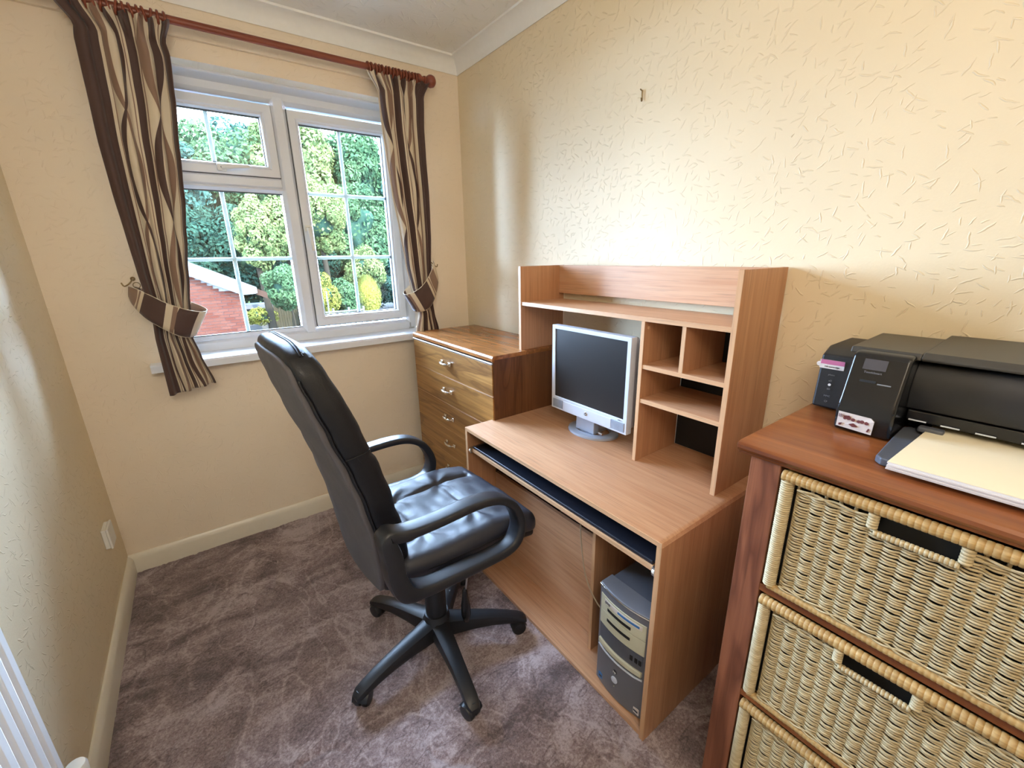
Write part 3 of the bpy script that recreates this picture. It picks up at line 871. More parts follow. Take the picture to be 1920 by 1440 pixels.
def tie_hook(x, z, label, s):
    t = thing('tieback_hook', label, 'hook', (x, 0, z))
    m_ = MB().lathe([(0.009, 0), (0.009, -0.004), (0.004, -0.007)], (x, 0, z + 0.03), 'y', 12)
    m_.tube(catmull([(x, -0.004, z + 0.03), (x, -0.030, z + 0.028), (x - 0.012 * s, -0.040, z + 0.012), (x - 0.03 * s, -0.038, z + 0.002), (x - 0.038 * s, -0.034, z + 0.016)], 6), 0.0028, 8)
    part('hook', m_, 'brass', t, smooth=60)
    rg = [(x + 0.010 * s + 0.012 * cos(a), -0.036, z + 0.004 + 0.012 * sin(a)) for a in [2 * pi * k / 16 for k in range(16)]]
    part('ring', MB().tube(rg, 0.0018, 6, closed=True), 'brass', t, smooth=60)
tie_hook(-1.652, 1.345, 'small brass hook and ring on the wall left of the left curtain', 1)
tie_hook(-0.258, 1.385, 'small brass hook behind the tieback of the right curtain', -1)

# ------------------------------------------------------------------ small wall fittings
sock = thing('wall_socket', 'small white square socket box low on the left wall', 'socket', (-W, -0.245, 0.30))
part('back_box', MB().box(-W, -W + 0.016, -0.290, -0.204, 0.312, 0.398), 'white_plastic', sock, 0.003)
part('face_plate', MB().box(-W + 0.016, -W + 0.024, -0.293, -0.201, 0.309, 0.401), 'white_plastic', sock, 0.003)
hk = thing('picture_hook', 'tiny brass picture hook on the bare right wall', 'hook', (0, -1.327, 1.975))
part('nail', MB().tube([(0.0, -1.325, 2.009), (-0.014, -1.325, 2.014)], 0.0022, 8), 'brass', hk)
part('hook', MB().tube(catmull([(-0.004, -1.326, 2.012), (-0.005, -1.327, 1.998), (-0.005, -1.328, 1.982), (-0.011, -1.331, 1.976), (-0.017, -1.334, 1.984)], 6), 0.0026, 8), 'brass', hk, smooth=60)

# ------------------------------------------------------------------ radiator
rad = thing('radiator', 'white ribbed panel radiator under the left wall by the camera', 'radiator', (-1.90, -2.0, 0.13))
rm = MB()
y = -1.330; prof = []
x_in, x_out = -1.905, -1.886
ys = [y]; 
while y > -2.70:
    prof += [(x_out, y), (x_out, y - 0.022), (x_out - 0.007, y - 0.029), (x_out - 0.007, y - 0.037), (x_out, y - 0.044)]
    y -= 0.044
prof2 = prof + [(x_in, y), (x_in, -1.330)]
rm.prism(prof2, 'z', 0.17, 0.755)
part('panel', rm, 'radiator', rad, 0.0015)
part('top_rail', MB().box(x_in - 0.004, x_out + 0.001, y, -1.330, 0.755, 0.778).box(x_in - 0.004, x_out + 0.001, y, -1.330, 0.148, 0.170), 'radiator', rad, 0.003)
vm = MB().tube([(-1.895, -1.33, 0.180), (-1.895, -1.262, 0.180)], 0.010, 12)
vm.tube([(-1.895, -1.262, 0.0), (-1.895, -1.262, 0.180)], 0.0075, 12)
part('pipe', vm, 'radiator', rad, smooth=50)
part('valve', MB().lathe([(0.013, 0.0), (0.015, 0.012), (0.014, 0.032), (0.020, 0.036), (0.022, 0.075), (0.019, 0.082), (0.007, 0.083)], (-1.895, -1.262, 0.195), 'z', 16), 'white_plastic', rad, smooth=40)

# ------------------------------------------------------------------ computer desk
desk = thing('computer_desk', 'beech computer desk with raised shelf hutch against the right wall', 'desk', (-0.3, -1.445, 0))
DY0, DY1, DX, DZ = -0.937, -1.950, -0.590, 0.720
T = 0.016
part('side_panel', MB().box(DX, -0.02, DY0, DY0 - T, 0, DZ - T), 'beech_z', desk, 0.001)
part('side_panel', MB().box(DX, -0.02, DY1 + T, DY1, 0, DZ - T), 'beech_z', desk, 0.001)
part('desktop', MB().prism([(DY0, DZ - T), (DY0, DZ - 0.002), (DY0 - 0.002, DZ), (DY1 + 0.014, DZ), (DY1 + 0.004, DZ - 0.005), (DY1, DZ - T)], 'x', DX, -0.02), 'beech_y', desk, 0.0006)
part('edging', MB().box(DX - 0.0015, DX, DY0 - 0.001, DY1 + 0.001, DZ - T + 0.0005, DZ - 0.0015), 'beech_edge_y', desk)
for ya in (DY0, DY1 + T):
    part('edging', MB().box(DX - 0.0015, DX, ya - 0.0006, ya - T + 0.0006, 0.001, DZ - T), 'beech_edge', desk)
part('bottom_panel', MB().box(DX + 0.004, -0.03, DY0 - T, DY1 + T, 0.004, 0.020), 'beech_y', desk, 0.001)
part('back_panel', MB().box(-0.448, -0.432, DY0 - T, -1.628, 0.020, 0.46), 'beech_y', desk, 0.001)
part('divider', MB().box(-0.496, -0.03, -1.626, -1.640, 0.020, 0.600), 'beech_z', desk, 0.001)
part('edging', MB().box(-0.4975, -0.496, -1.6265, -1.6395, 0.021, 0.600), 'beech_edge', desk)
part('rear_rail', MB().box(-0.045, -0.03, DY0 - T, DY1 + T, 0.46, 0.70), 'beech_y', desk, 0.001)
# sliding keyboard shelf
tray = part('keyboard_shelf', MB().box(-0.578, -0.20, DY0 - T - 0.014, DY1 + T + 0.014, 0.606, 0.622), 'beech_edge_y', desk, 0.001)
km = MB().box(-0.574, -0.21, DY0 - T - 0.018, DY1 + T + 0.018, 0.622, 0.630)
part('shelf_mat', km, 'tray_dark', tray, 0.003, label='dark plastic lining of the sliding shelf')
part('shelf_lip', MB().tube([(-0.572, DY0 - T - 0.02, 0.632), (-0.572, DY1 + T + 0.02, 0.632)], 0.004, 10), 'tray_dark', tray, smooth=50)
for ya, sg in ((DY0 - T, -1), (DY1 + T, 1)):
    part('runner', MB().box(-0.585, -0.15, ya, ya + sg * 0.013, 0.600, 0.626), 'steel', desk, 0.001)
    part('runner_roller', MB().lathe([(0.009, 0.0), (0.009, 0.008 * sg)], (-0.580, ya + 0.003 * sg, 0.614), 'y', 16), 'white_plastic', desk, smooth=40)
# hutch
HX, HT = -0.2675, 1.398
HL, HR, HD = -0.916, -1.909, -1.592
for ya, yb in ((HL, HL - T), (HR + T, HR)):
    part('hutch_side', MB().box(HX, -0.006, ya, yb, DZ, HT), 'beech_z', desk, 0.001)
    part('edging', MB().box(HX - 0.0015, HX, ya - 0.0005, yb + 0.0005, DZ, HT - 0.0005), 'beech_edge', desk)
part('hutch_back_rail', MB().box(-0.037, -0.022, HL - T, HR + T, 1.270, HT - 0.001), 'beech_y', desk, 0.001)
def hshelf(ya, yb, z0, z1, name='shelf'):
    part(name, MB().box(HX + 0.004, -0.024, ya, yb, z0, z1), 'beech_y', desk, 0.0008)
    part('edging', MB().box(HX + 0.0025, HX + 0.004, ya, yb, z0 + 0.0005, z1 - 0.0005), 'beech_edge_y', desk)
hshelf(HL - T, HR + T, 1.227, 1.243)
part('upright', MB().box(HX + 0.002, -0.024, HD, HD - 0.014, DZ, 1.227), 'beech_z', desk, 0.0008)
part('edging', MB().box(HX + 0.0005, HX + 0.002, HD - 0.0005, HD - 0.0135, DZ, 1.227), 'beech_edge', desk)
hshelf(HD - 0.014, HR + T, 1.066, 1.081)
hshelf(HD - 0.014, HR + T, 0.944, 0.959)
part('upright', MB().box(HX + 0.006, -0.024, -1.741, -1.755, 1.081, 1.227), 'beech_z', desk, 0.0008)
part('edging', MB().box(HX + 0.0045, HX + 0.006, -1.7415, -1.7545, 1.081, 1.227), 'beech_edge', desk)
part('cubby_back', MB().box(-0.021, -0.017, HD - 0.014, HR + T, DZ + 0.001, 1.227), 'black_board', desk, label='black hardboard back of the pigeonholes')
part('screw_cap', MB().lathe([(0.006, 0), (0.005, -0.0015)], (-0.245, HD - 0.014, 1.205), 'y', 14), 'beech_edge', desk)
# small square keyhole bits of dust on the top left out; cable and adapter under the desk
solo('power_strip', MB().rbox(-0.10, -1.47, 0.545, 0.020, 0.12, 0.030, 0.006, 2, 2, 2), 'black_plastic', 'black power strip fixed in the shadow under the desktop', 'power strip', smooth=40)
cab = thing('cable', 'thin beige cable hanging under the keyboard shelf to the tower', 'cable', (-0.42, -1.6, 0.30))
pts = [(-0.120, -1.45, 0.57), (-0.30, -1.50, 0.595), (-0.470, -1.545, 0.600), (-0.500, -1.570, 0.520), (-0.506, -1.590, 0.42), (-0.510, -1.615, 0.34), (-0.512, -1.660, 0.285), (-0.500, -1.700, 0.26), (-0.40, -1.722, 0.25)]
part('lead', MB().tube(catmull(pts, 8), 0.0026, 8), 'cable', cab, smooth=60)
pts = [(-0.120, -1.40, 0.57), (-0.28, -1.42, 0.560), (-0.33, -1.46, 0.50), (-0.34, -1.53, 0.475), (-0.33, -1.62, 0.470)]
part('lead', MB().tube(catmull(pts, 8), 0.0022, 8), 'cable', cab, smooth=60)

# ------------------------------------------------------------------ monitor
mon = thing('monitor', 'silver flat computer monitor with a dark screen on the desk', 'monitor', (-0.22, -1.33, DZ))
mw, mh, mx, my, mz = 0.205, 0.182, -0.267, -1.352, 0.984
bez = MB()
# bezel ring: four bars with mitred corners, deeper chin
def yz_ring(mb, y0, y1, z0, z1, wl, wr, wbm, wtp, xf, xb):
    o = [(y0, z0), (y1, z0), (y1, z1), (y0, z1)]
    i = [(y0 - wl, z0 + wbm), (y1 + wr, z0 + wbm), (y1 + wr, z1 - wtp), (y0 - wl, z1 - wtp)]
    vs = [(xf, a, b) for a, b in o] + [(xf + 0.002, a, b) for a, b in i] + [(xb, a, b) for a, b in o] + [(xb, a, b) for a, b in i]
    fs = []
    for k in range(4):
        l = (k + 1) % 4
        fs += [(k, l, 4 + l, 4 + k), (8 + k, 12 + k, 12 + l, 8 + l), (k, 8 + k, 8 + l, l), (4 + k, 4 + l, 12 + l, 12 + k)]
    return mb.add(vs, fs)
yl, yr_, zb_, zt_ = my + mw, my - mw, mz - mh, mz + mh
yz_ring(bez, yl, yr_, zb_, zt_, 0.016, 0.018, 0.056, 0.016, mx, mx + 0.030)
part('bezel', bez, 'silver_hi', mon, 0.002)
part('screen', MB().box(mx + 0.006, mx + 0.010, yl - 0.015, yr_ + 0.017, zb_ + 0.055, zt_ - 0.015), 'screen', mon, label='dark switched-off screen')
part('casing', MB().rbox(mx + 0.045, my, mz + 0.004, 0.018, mw - 0.006, mh - 0.008, 0.014, 2, 4, 4), 'silver', mon, smooth=40)
for a, b_ in ((yl - 0.010, yl - 0.070), (yr_ + 0.070, yr_ + 0.010)):
    part('speaker', MB().box(mx - 0.0015, mx + 0.002, a, b_, zb_ + 0.008, zb_ + 0.044), 'speaker_grille', mon, 0.001)
part('control_strip', MB().box(mx - 0.001, mx + 0.002, yl - 0.073, yr_ + 0.073, zb_ + 0.006, zb_ + 0.044), 'silver_hi', mon, 0.001)
lg = part('badge', MB().lathe([(0.0082, 0), (0.0082, -0.002), (0.007, -0.003)], (mx - 0.001, my - 0.002, zb_ + 0.026), 'x', 24), 'chrome', mon, smooth=40)
part('badge_face', MB().lathe([(0.0062, 0), (0.0062, -0.0006)], (mx - 0.004, my - 0.002, zb_ + 0.026), 'x', 24), 'ink_dark', lg)
text_part('lettering', 'hp', 0.0105, 'ink_white', lg, (mx - 0.0048, my - 0.002, zb_ + 0.0265), (0, -1, 0), (0.0, 0, 1))
text_part('lettering', 'vs17e', 0.0055, 'ink_dark', mon, (mx - 0.0008, yr_ + 0.034, zb_ + 0.051), (0, -1, 0), (0, 0, 1))
cxr, cyr = -0.185, -1.320
stm = MB().prism([(mx + 0.030, DZ + 0.012), (mx + 0.034, zb_ + 0.03), (mx + 0.055, zb_ + 0.05), (mx + 0.066, zb_ - 0.01), (mx + 0.060, DZ + 0.012)], 'y', cyr + 0.052, cyr - 0.052)
part('stand_neck', stm, 'silver', mon, 0.004)
rg = MB()
cxr, cyr = -0.185, -1.320
NR = 48; vs = []; 
for k in range(NR):
    a = 2 * pi * k / NR
    for rr, hh in ((1.0, 0.001), (0.985, 0.009), (0.90, 0.014), (0.70, 0.014), (0.66, 0.009), (0.66, 0.001)):
        vs.append((cxr + 0.090 * rr * cos(a), cyr + 0.118 * rr * sin(a), DZ + hh))
fs = [(k * 6 + i, ((k + 1) % NR) * 6 + i, ((k + 1) % NR) * 6 + (i + 1) % 6, k * 6 + (i + 1) % 6) for k in range(NR) for i in range(6)]
rg.add(vs, fs)
rg.box(cxr - 0.052, cxr + 0.058, cyr + 0.028, cyr - 0.028, DZ + 0.001, DZ + 0.012)
part('stand_ring', rg, 'silver', mon, smooth=40)
part('hinge_pin', MB().tube([(mx + 0.035, my - 0.045, DZ + 0.030), (mx + 0.035, my - 0.065, DZ + 0.030)], 0.006, 12), 'chrome', mon, smooth=40)

# ------------------------------------------------------------------ computer tower
pc = thing('computer_tower', 'grey desktop computer tower with cream drive covers under the desk', 'computer', (-0.36, -1.82, 0.02))
PY0, PY1 = -1.722, -1.922; PYC = (PY0 + PY1) / 2; PZ0, PZ1 = 0.0205, 0.425
def bulge(y): return 0.016 * (1 - ((y - PYC) / 0.1) ** 2)
def curved(mb, y0, y1, z0, z1, xfront, thick, n=12, ztop=None):
    ys_ = [y0 + (y1 - y0) * i / n for i in range(n + 1)]
    prof_ = [(xfront - bulge(a), a) for a in ys_] + [(xfront - bulge(a) + thick, a) for a in ys_[::-1]]
    return mb.prism(prof_, 'z', z0, z1)
XF = -0.555
part('case', MB().box(XF + 0.02, -0.15, PY0 - 0.004, PY1 + 0.004, PZ0 + 0.004, PZ1 - 0.006), 'pc_dark', pc, 0.004)
fb = MB(); ys_ = [PY0 + (PY1 - PY0) * i / 16 for i in range(17)]
fb.prism([(XF - bulge(a), a) for a in ys_] + [(XF + 0.055, PY1), (XF + 0.055, PY0)], 'z', PZ0 + 0.004, PZ1)
bzl = part('front_bezel', fb, 'pc_grey', pc, 0.004, label='curved grey front of the tower')
part('chrome_line', MB().tube([(XF - bulge(a) - 0.0008, a, PZ1 - 0.006) for a in ys_], 0.0022, 8), 'chrome', bzl, smooth=60)
f1 = MB(); curved(f1, PY0 - 0.010, PY1 + 0.014, 0.336, 0.392, XF - 0.002, 0.01)
f2 = MB(); curved(f2, PY0 - 0.010, PY1 + 0.014, 0.278, 0.334, XF - 0.002, 0.01)
for f_, z in ((f1, 0.352), (f2, 0.312)):
    d = part('drive_cover', f_, 'pc_cream', bzl, 0.001)
    s_ = MB(); curved(s_, PY0 - 0.045, PY1 + 0.062, z - 0.005, z + 0.005, XF - 0.0032, 0.004)
    part('drive_slot', s_, 'black_board', bzl)
st_ = MB(); curved(st_, PY0 - 0.030, PY1 + 0.026, 0.368, 0.384, XF - 0.0027, 0.002)
part('printed_label', st_, 'sticker_w', bzl)
st_ = MB(); curved(st_, PY0 - 0.088, PY1 + 0.034, 0.372, 0.380, XF - 0.0032, 0.002)
part('printed_label', st_, 'sticker_blue', bzl)
text_part('lettering', 'DVD', 0.011, 'ink_dark', bzl, (XF - bulge(-1.768) - 0.0048, -1.768, 0.376), (-0.10, -1, 0), (0, 0, 1))
rec = MB(); curved(rec, PY0 - 0.012, PY1 + 0.016, 0.218, 0.274, XF - 0.0008, 0.004)
part('card_bay', rec, 'pc_dark', bzl)
for yy in (-1.868, -1.884, -1.896):
    part('port', MB().box(XF - bulge(yy) - 0.0025, XF - bulge(yy) + 0.002, yy + 0.004, yy - 0.005, 0.238, 0.255), 'black_board', bzl)
fl = MB(); curved(fl, PY0 - 0.012, PY1 + 0.016, 0.196, 0.214, XF - 0.007, 0.012)
part('flap', fl, 'pc_cream', bzl, 0.002)
part('chrome_line', MB().tube([(XF - bulge(a) - 0.003, a, 0.182 + 0.010 * (abs((a - PYC) / 0.1)) ** 6) for a in ys_[1:-1]], 0.0035, 8), 'silver_hi', bzl, smooth=60)
part('power_button', MB().lathe([(0.012, 0), (0.012, -0.003), (0.009, -0.005)], (XF - 0.0165, PYC + 0.008, 0.105), 'x', 24), 'silver_hi', bzl, smooth=40)
bg_ = part('badge', MB().lathe([(0.008, 0), (0.008, -0.002)], (XF - 0.0165, PYC + 0.008, 0.138), 'x', 24), 'ink_dark', bzl, smooth=40)
text_part('lettering', 'hp', 0.012, 'ink_white', bg_, (XF - 0.0192, PYC + 0.008, 0.138), (0, -1, 0), (0, 0, 1))
part('lamp_dot', MB().lathe([(0.0018, 0), (0.0018, -0.002)], (XF - 0.0165, PYC + 0.008, 0.078), 'x', 10), 'pc_cream', bzl)
for (ya, yb, za, zb2, mt) in ((PY0 - 0.018, PY0 - 0.036, 0.044, 0.066, 'sticker_blue'), (PY1 + 0.036, PY1 + 0.014, 0.040, 0.062, 'sticker_w')):
    xx = XF - bulge((ya + yb) / 2) - 0.002
    part('sticker', MB().box(xx, xx + 0.003, ya, yb, za, zb2), mt, bzl)
    part('sticker_print', MB().box(xx - 0.0005, xx + 0.002, ya - 0.003, yb + 0.003, (za + zb2) / 2 - 0.004, (za + zb2) / 2 + 0.003), 'ink_dark', bzl)

# ------------------------------------------------------------------ chest of drawers
chest = thing('chest_of_drawers', 'walnut-veneer chest of drawers with chrome handles in the corner', 'chest of drawers', (-0.24, -0.53, 0))
CX, CY0, CY1, CZ = -0.449, -0.117, -0.957, 1.0214
part('side_panel', MB().box(CX + 0.004, -0.03, CY0, CY0 - 0.018, 0, CZ - 0.018), 'walnut_z', chest, 0.001)
part('side_panel', MB().box(CX + 0.004, -0.03, CY1 + 0.018, CY1, 0, CZ - 0.018), 'walnut_z', chest, 0.001)
part('back_panel', MB().box(-0.034, -0.026, CY0 - 0.018, CY1 + 0.018, 0.03, CZ - 0.018), 'walnut_z', chest)
tp = [(-0.024, CZ - 0.018), (-0.024, CZ)] + [(CX - 0.002 + 0.012 * (1 - sin(a)), CZ - 0.012 + 0.012 * cos(a)) for a in [0.0, 0.3, 0.6, 0.9, 1.2, pi / 2]] + [(CX - 0.002, CZ - 0.024), (CX + 0.010, CZ - 0.030), (CX + 0.010, CZ - 0.018)]
part('top', MB().prism(tp, 'y', CY0 + 0.002, CY1 - 0.002), 'walnut_x', chest, smooth=30)
part('light_trim', MB().tube([(CX - 0.001, CY0, CZ - 0.0345), (CX - 0.001, CY1 + 0.003, CZ - 0.0345)], 0.0038, 10), 'silver_hi', chest, smooth=60, label='pale metal trim line under the top')
joints = [0.982, 0.832, 0.678, 0.524, 0.370, 0.216, 0.062]
for a, b_ in zip(joints, joints[1:]):
    d = part('drawer', MB().box(CX - 0.001, CX + 0.018, CY0 - 0.002, CY1 + 0.003, b_ + 0.0016, a - 0.0016), 'walnut_y', chest, 0.0012)
    part('drawer_edge', MB().box(CX - 0.0016, CX + 0.010, CY0 - 0.002, CY1 + 0.003, b_ + 0.0014, b_ + 0.0036), 'beech_edge_y', d)
    zc, yc = (a + b_) / 2 + 0.002, -0.520
    hm = MB()
    for s in (-1, 1):
        hm.rbox(CX - 0.004, yc + s * 0.042, zc, 0.004, 0.012, 0.011, 0.003, 1, 1, 1)
        hm.tube([(CX - 0.004, yc + s * 0.040, zc), (CX - 0.020, yc + s * 0.036, zc)], 0.0045, 10)
    hm.tube(catmull([(CX - 0.020, yc - 0.040, zc), (CX - 0.024, yc - 0.020, zc - 0.001), (CX - 0.026, yc, zc - 0.002), (CX - 0.024, yc + 0.020, zc - 0.001), (CX - 0.020, yc + 0.040, zc)], 5), [0.0050, 0.0055, 0.006, 0.0065, 0.007, 0.0072, 0.0070, 0.0066, 0.0060, 0.0055, 0.0055, 0.0058, 0.0062, 0.0068, 0.0072, 0.0072, 0.0068, 0.0062, 0.0058, 0.0052, 0.0050], 10)
    part('handle', hm, 'chrome', d, smooth=50)
part('plinth', MB().box(CX + 0.03, CX + 0.045, CY0 - 0.018, CY1 + 0.018, 0, 0.060), 'walnut_y', chest)
part('inside', MB().box(CX + 0.018, -0.034, CY0 - 0.018, CY1 + 0.018, 0.062, 0.98), 'walnut_z', chest)

# ------------------------------------------------------------------ office chair (built in its own frame: +x is forward)
chair = thing('office_chair', 'black leather swivel office chair with arms on five casters', 'chair', (-0.93, -1.25, 0.0), radians(3), local=True)
# star base
bas = MB()
bas.lathe([(0.040, 0.066), (0.058, 0.076), (0.062, 0.095), (0.057, 0.122), (0.048, 0.136), (0.044, 0.158)], (0, 0, 0), 'z', 28)
base = part('base', bas, 'black_plastic', chair, smooth=40)
leg_ang = [-97, -26.5, 45, 116, 192]
for an in leg_ang:
    a = radians(an - 3)
    d = Vector((cos(a), sin(a), 0)); s = Vector((-sin(a), cos(a), 0))
    vs, fs = [], []
    st = [(0.02, 0.132, 0.062, 0.030), (0.07, 0.124, 0.064, 0.027), (0.14, 0.117, 0.070, 0.024), (0.21, 0.108, 0.070, 0.021), (0.27, 0.096, 0.064, 0.0195), (0.315, 0.083, 0.056, 0.019), (0.335, 0.074, 0.052, 0.017), (0.347, 0.062, 0.050, 0.011)]
    for rr, zt2, zb2, hw in st:
        th = zt2 - zb2
        hw *= 1.28; zt2 += 0.008 * (1 - rr / 0.36) ; th = zt2 - zb2
        sec = [(-hw * 0.86, zb2), (-hw, zb2 + th * 0.35), (-hw * 0.86, zt2 - th * 0.12), (-hw * 0.45, zt2), (hw * 0.45, zt2), (hw * 0.86, zt2 - th * 0.12), (hw, zb2 + th * 0.35), (hw * 0.86, zb2)]
        for q_, z in sec: vs.append(d * rr + s * q_ + Vector((0, 0, z)))
    for i in range(len(st) - 1):
        for k in range(8):
            fs.append((i * 8 + k, i * 8 + (k + 1) % 8, (i + 1) * 8 + (k + 1) % 8, (i + 1) * 8 + k))
    fs += [tuple(range(8)), tuple(range((len(st) - 1) * 8, len(st) * 8))]
    part('leg', MB().add(vs, fs), 'black_plastic', chair, smooth=35)
    # twin-wheel caster
    c = d * 0.325
    ca_ = a + rnd.uniform(-0.9, 0.9)
    wd = Vector((cos(ca_), sin(ca_), 0)); ws = Vector((-sin(ca_), cos(ca_), 0))
    cc = c - wd * 0.012
    R_ = 0.0285
    cm = MB()
    for sg in (-1, 1):
        for i, (rr, off) in enumerate(()): pass
        ringv = []; seg = 20
        profw = [(R_ * 0.35, 0.004), (R_ * 0.97, 0.004), (R_, 0.007), (R_, 0.018), (R_ * 0.86, 0.024), (R_ * 0.35, 0.026)]
        vs = []
        for rr, off in profw:
            for k in range(seg):
                t = 2 * pi * k / seg
                vs.append(cc + ws * (off * sg) + wd * (rr * cos(t)) + Vector((0, 0, R_ + 0.002 + rr * sin(t))))
        fs = [(i * seg + k, i * seg + (k + 1) % seg, (i + 1) * seg + (k + 1) % seg, (i + 1) * seg + k) for i in range(len(profw) - 1) for k in range(seg)]
        fs += [tuple(range(seg)), tuple(range((len(profw) - 1) * seg, len(profw) * seg))]
        cm.add(vs, fs)
    cs_o = part('caster', cm, 'black_plastic', chair, smooth=40)
    hood = MB(); vs = []; seg = 10
    for off in (-0.027, -0.020, 0.020, 0.027):
        k_ = 0.92 if abs(off) > 0.025 else 1.0
        for rr in (R_ + 0.004, R_ + 0.0015):
            for k in range(seg + 1):
                t = pi * k / seg * 0.80 + 0.25
                vs.append(cc + ws * off + wd * (rr * k_ * cos(t)) + Vector((0, 0, R_ + 0.002 + rr * k_ * sin(t))))
    n1 = seg + 1; fs = []
    for i in range(3):
        for k in range(seg):
            fs.append((i * 2 * n1 + k, i * 2 * n1 + k + 1, (i + 1) * 2 * n1 + k + 1, (i + 1) * 2 * n1 + k))
    hood.add(vs, fs)
    hood.tube([c + Vector((0, 0, 0.045)), c + Vector((0, 0, 0.075))], 0.012, 12)
    ho = part('hood', hood, 'black_plastic', cs_o, smooth=50)
part('gas_column', MB().lathe([(0.038, 0.125), (0.040, 0.30), (0.038, 0.305), (0.038, 0.44), (0.042, 0.47)], (0, 0, 0), 'z', 28), 'black_plastic', chair, smooth=40)
part('tilt_mechanism', MB().rbox(-0.01, 0, 0.487, 0.12, 0.075, 0.020, 0.012, 2, 2, 2), 'black_plastic', chair, smooth=40)
lv = MB().tube(catmull([(0.04, -0.05, 0.475), (0.065, -0.10, 0.455), (0.075, -0.118, 0.40), (0.070, -0.116, 0.33), (0.065, -0.11, 0.285)], 6), 0.004, 8)
lo_ = part('lever', lv, 'steel', chair, smooth=50)
part('lever_grip', MB().lathe([(0.004, 0.300), (0.009, 0.290), (0.011, 0.270), (0.017, 0.225), (0.018, 0.185), (0.011, 0.155), (0.003, 0.148)], (0.064, -0.110, 0), 'z', 14), 'black_gloss', lo_, smooth=50)

# seat cushion
def gauss(x, s): return math.exp(-(x / s) ** 2)
def seat_warp(p):
    x, y, z = p
    tz = (z - 0.520) / 0.08
    top = max(0.0, tz)
    # taper to the back, rounded waterfall front
    y2 = y * (1.0 - 0.06 * max(0, (-x) / 0.25))
    dz = 0.0
    if top > 0.3:
        crown = (1 - (y / 0.25) ** 2) * 0.018
        dish = -0.012 * gauss(x + 0.02, 0.16) * gauss(y, 0.16)
        g = 0
        for yc_ in (0.118, -0.118):
            yy = y - yc_ - 0.010 * sin(x * 9)
            if -0.26 < x < 0.25: g -= 0.017 * gauss(yy, 0.007) + 0.012 * gauss(yy, 0.026)
        if abs(y) < 0.12:
            for xc in (0.105, -0.085):
                g -= 0.010 * gauss(x - xc, 0.006) + 0.004 * gauss(x - xc, 0.02)
                g -= 0.006 * gauss(x - xc - 0.014, 0.004)
        # puckers running out from the seam crossings
        for xc in (0.105, -0.085):
            for yc_ in (0.118, -0.118):
                dx, dy = x - xc, y - yc_
                r_ = math.hypot(dx, dy); an_ = math.atan2(dy, dx)
                g += 0.0065 * sin(an_ * 6 + xc * 40) * gauss(r_ - 0.045, 0.04)
        wr = noise.noise(Vector((x * 9, y * 22, 1.3))) * 0.006 + noise.noise(Vector((x * 28, y * 12, 5.1))) * 0.0035
        dz = (crown + dish + g + wr) * min(1, top)
    z2 = z + dz - 0.030 * max(0, (x - 0.10) / 0.20) ** 2 + 0.010 * max(0, -x / 0.25) + 0.045
    return (x, y2, z2)
sm_ = MB().rbox(0.045, 0, 0.520, 0.258, 0.248, 0.042, 0.036, 64, 64, 3, seat_warp)
part('seat_cushion', sm_, 'leather_seat', chair, smooth=80)
def under_warp(p):
    x, y, z = p
    return (x, y * (1.0 - 0.06 * max(0, (-x) / 0.25)), z - 0.022 * max(0, (x - 0.10) / 0.20) ** 2 + 0.010 * max(0, -x / 0.25))
part('seat_pan', MB().rbox(0.040, 0, 0.525, 0.248, 0.240, 0.020, 0.016, 8, 4, 2, under_warp), 'leather', chair, smooth=60)
pp = []
for k in range(80):
    t = 2 * pi * k / 80
    e = 0.28
    cx_, sy_ = cos(t), sin(t)
    x = 0.045 + 0.258 * math.copysign(abs(cx_) ** e, cx_); y = 0.248 * math.copysign(abs(sy_) ** e, sy_)
    w = seat_warp(Vector((x, y, 0.520)))
    pp.append(w)
part('piping', MB().tube(pp, 0.0026, 6, closed=True), 'leather', chair, smooth=60)

# backrest: rear profile (z, x) with half width
rear = [(0.485, -0.255, 0.165), (0.55, -0.260, 0.190), (0.62, -0.266, 0.208), (0.70, -0.275, 0.218), (0.83, -0.300, 0.224), (0.92, -0.324, 0.226), (1.036, -0.362, 0.226), (1.125, -0.386, 0.222), (1.20, -0.404, 0.212), (1.262, -0.416, 0.195)]
BZ0, BZ1 = 0.480, 1.258
def back_warp(p):
    # p: x in 0..0.095 thickness (0 = rear), y -1..1 * 0.225, z height
    x, y, z = p
    rx, hw = interp(rear, z)
    k = hw / 0.225
    yy = y * k
    thick = 0.94 if z < 1.1 else 0.94 - 0.25 * ((z - 1.1) / 0.16)
    # top edge falls away towards the sides
    zz = z - 0.035 * (abs(y) / 0.225) ** 4 * max(0, (z - 1.05) / 0.2)
    bow = 0.014 * (abs(y) / 0.225) ** 2          # sides wrap forward a little
    fx = x * thick
    if x > 0.05:
        g = 0
        for zc in (0.97, 0.78):
            g -= 0.006 * gauss(z - zc, 0.008)
        fx += g + 0.010 * (1 - (y / 0.225) ** 2)
        fx += noise.noise(Vector((y * 7, z * 16, 2.2))) * 0.003
    return (rx + fx + bow, yy, zz)
bk = MB().rbox(0.050, 0, (BZ0 + BZ1) / 2, 0.045, 0.225, (BZ1 - BZ0) / 2, 0.034, 4, 22, 44, back_warp)
backrest = part('backrest', bk, 'leather', chair, smooth=80)
pnl = MB().rbox(0.004, 0, (BZ0 + BZ1) / 2 - 0.002, 0.010, 0.206, (BZ1 - BZ0) / 2 - 0.022, 0.008, 2, 20, 40, back_warp)
part('rear_panel', pnl, 'leather_back', chair, smooth=80, label='smooth dark grey rear panel of the backrest')
def back_pt(x, y, z): return back_warp(Vector((x, y, z)))
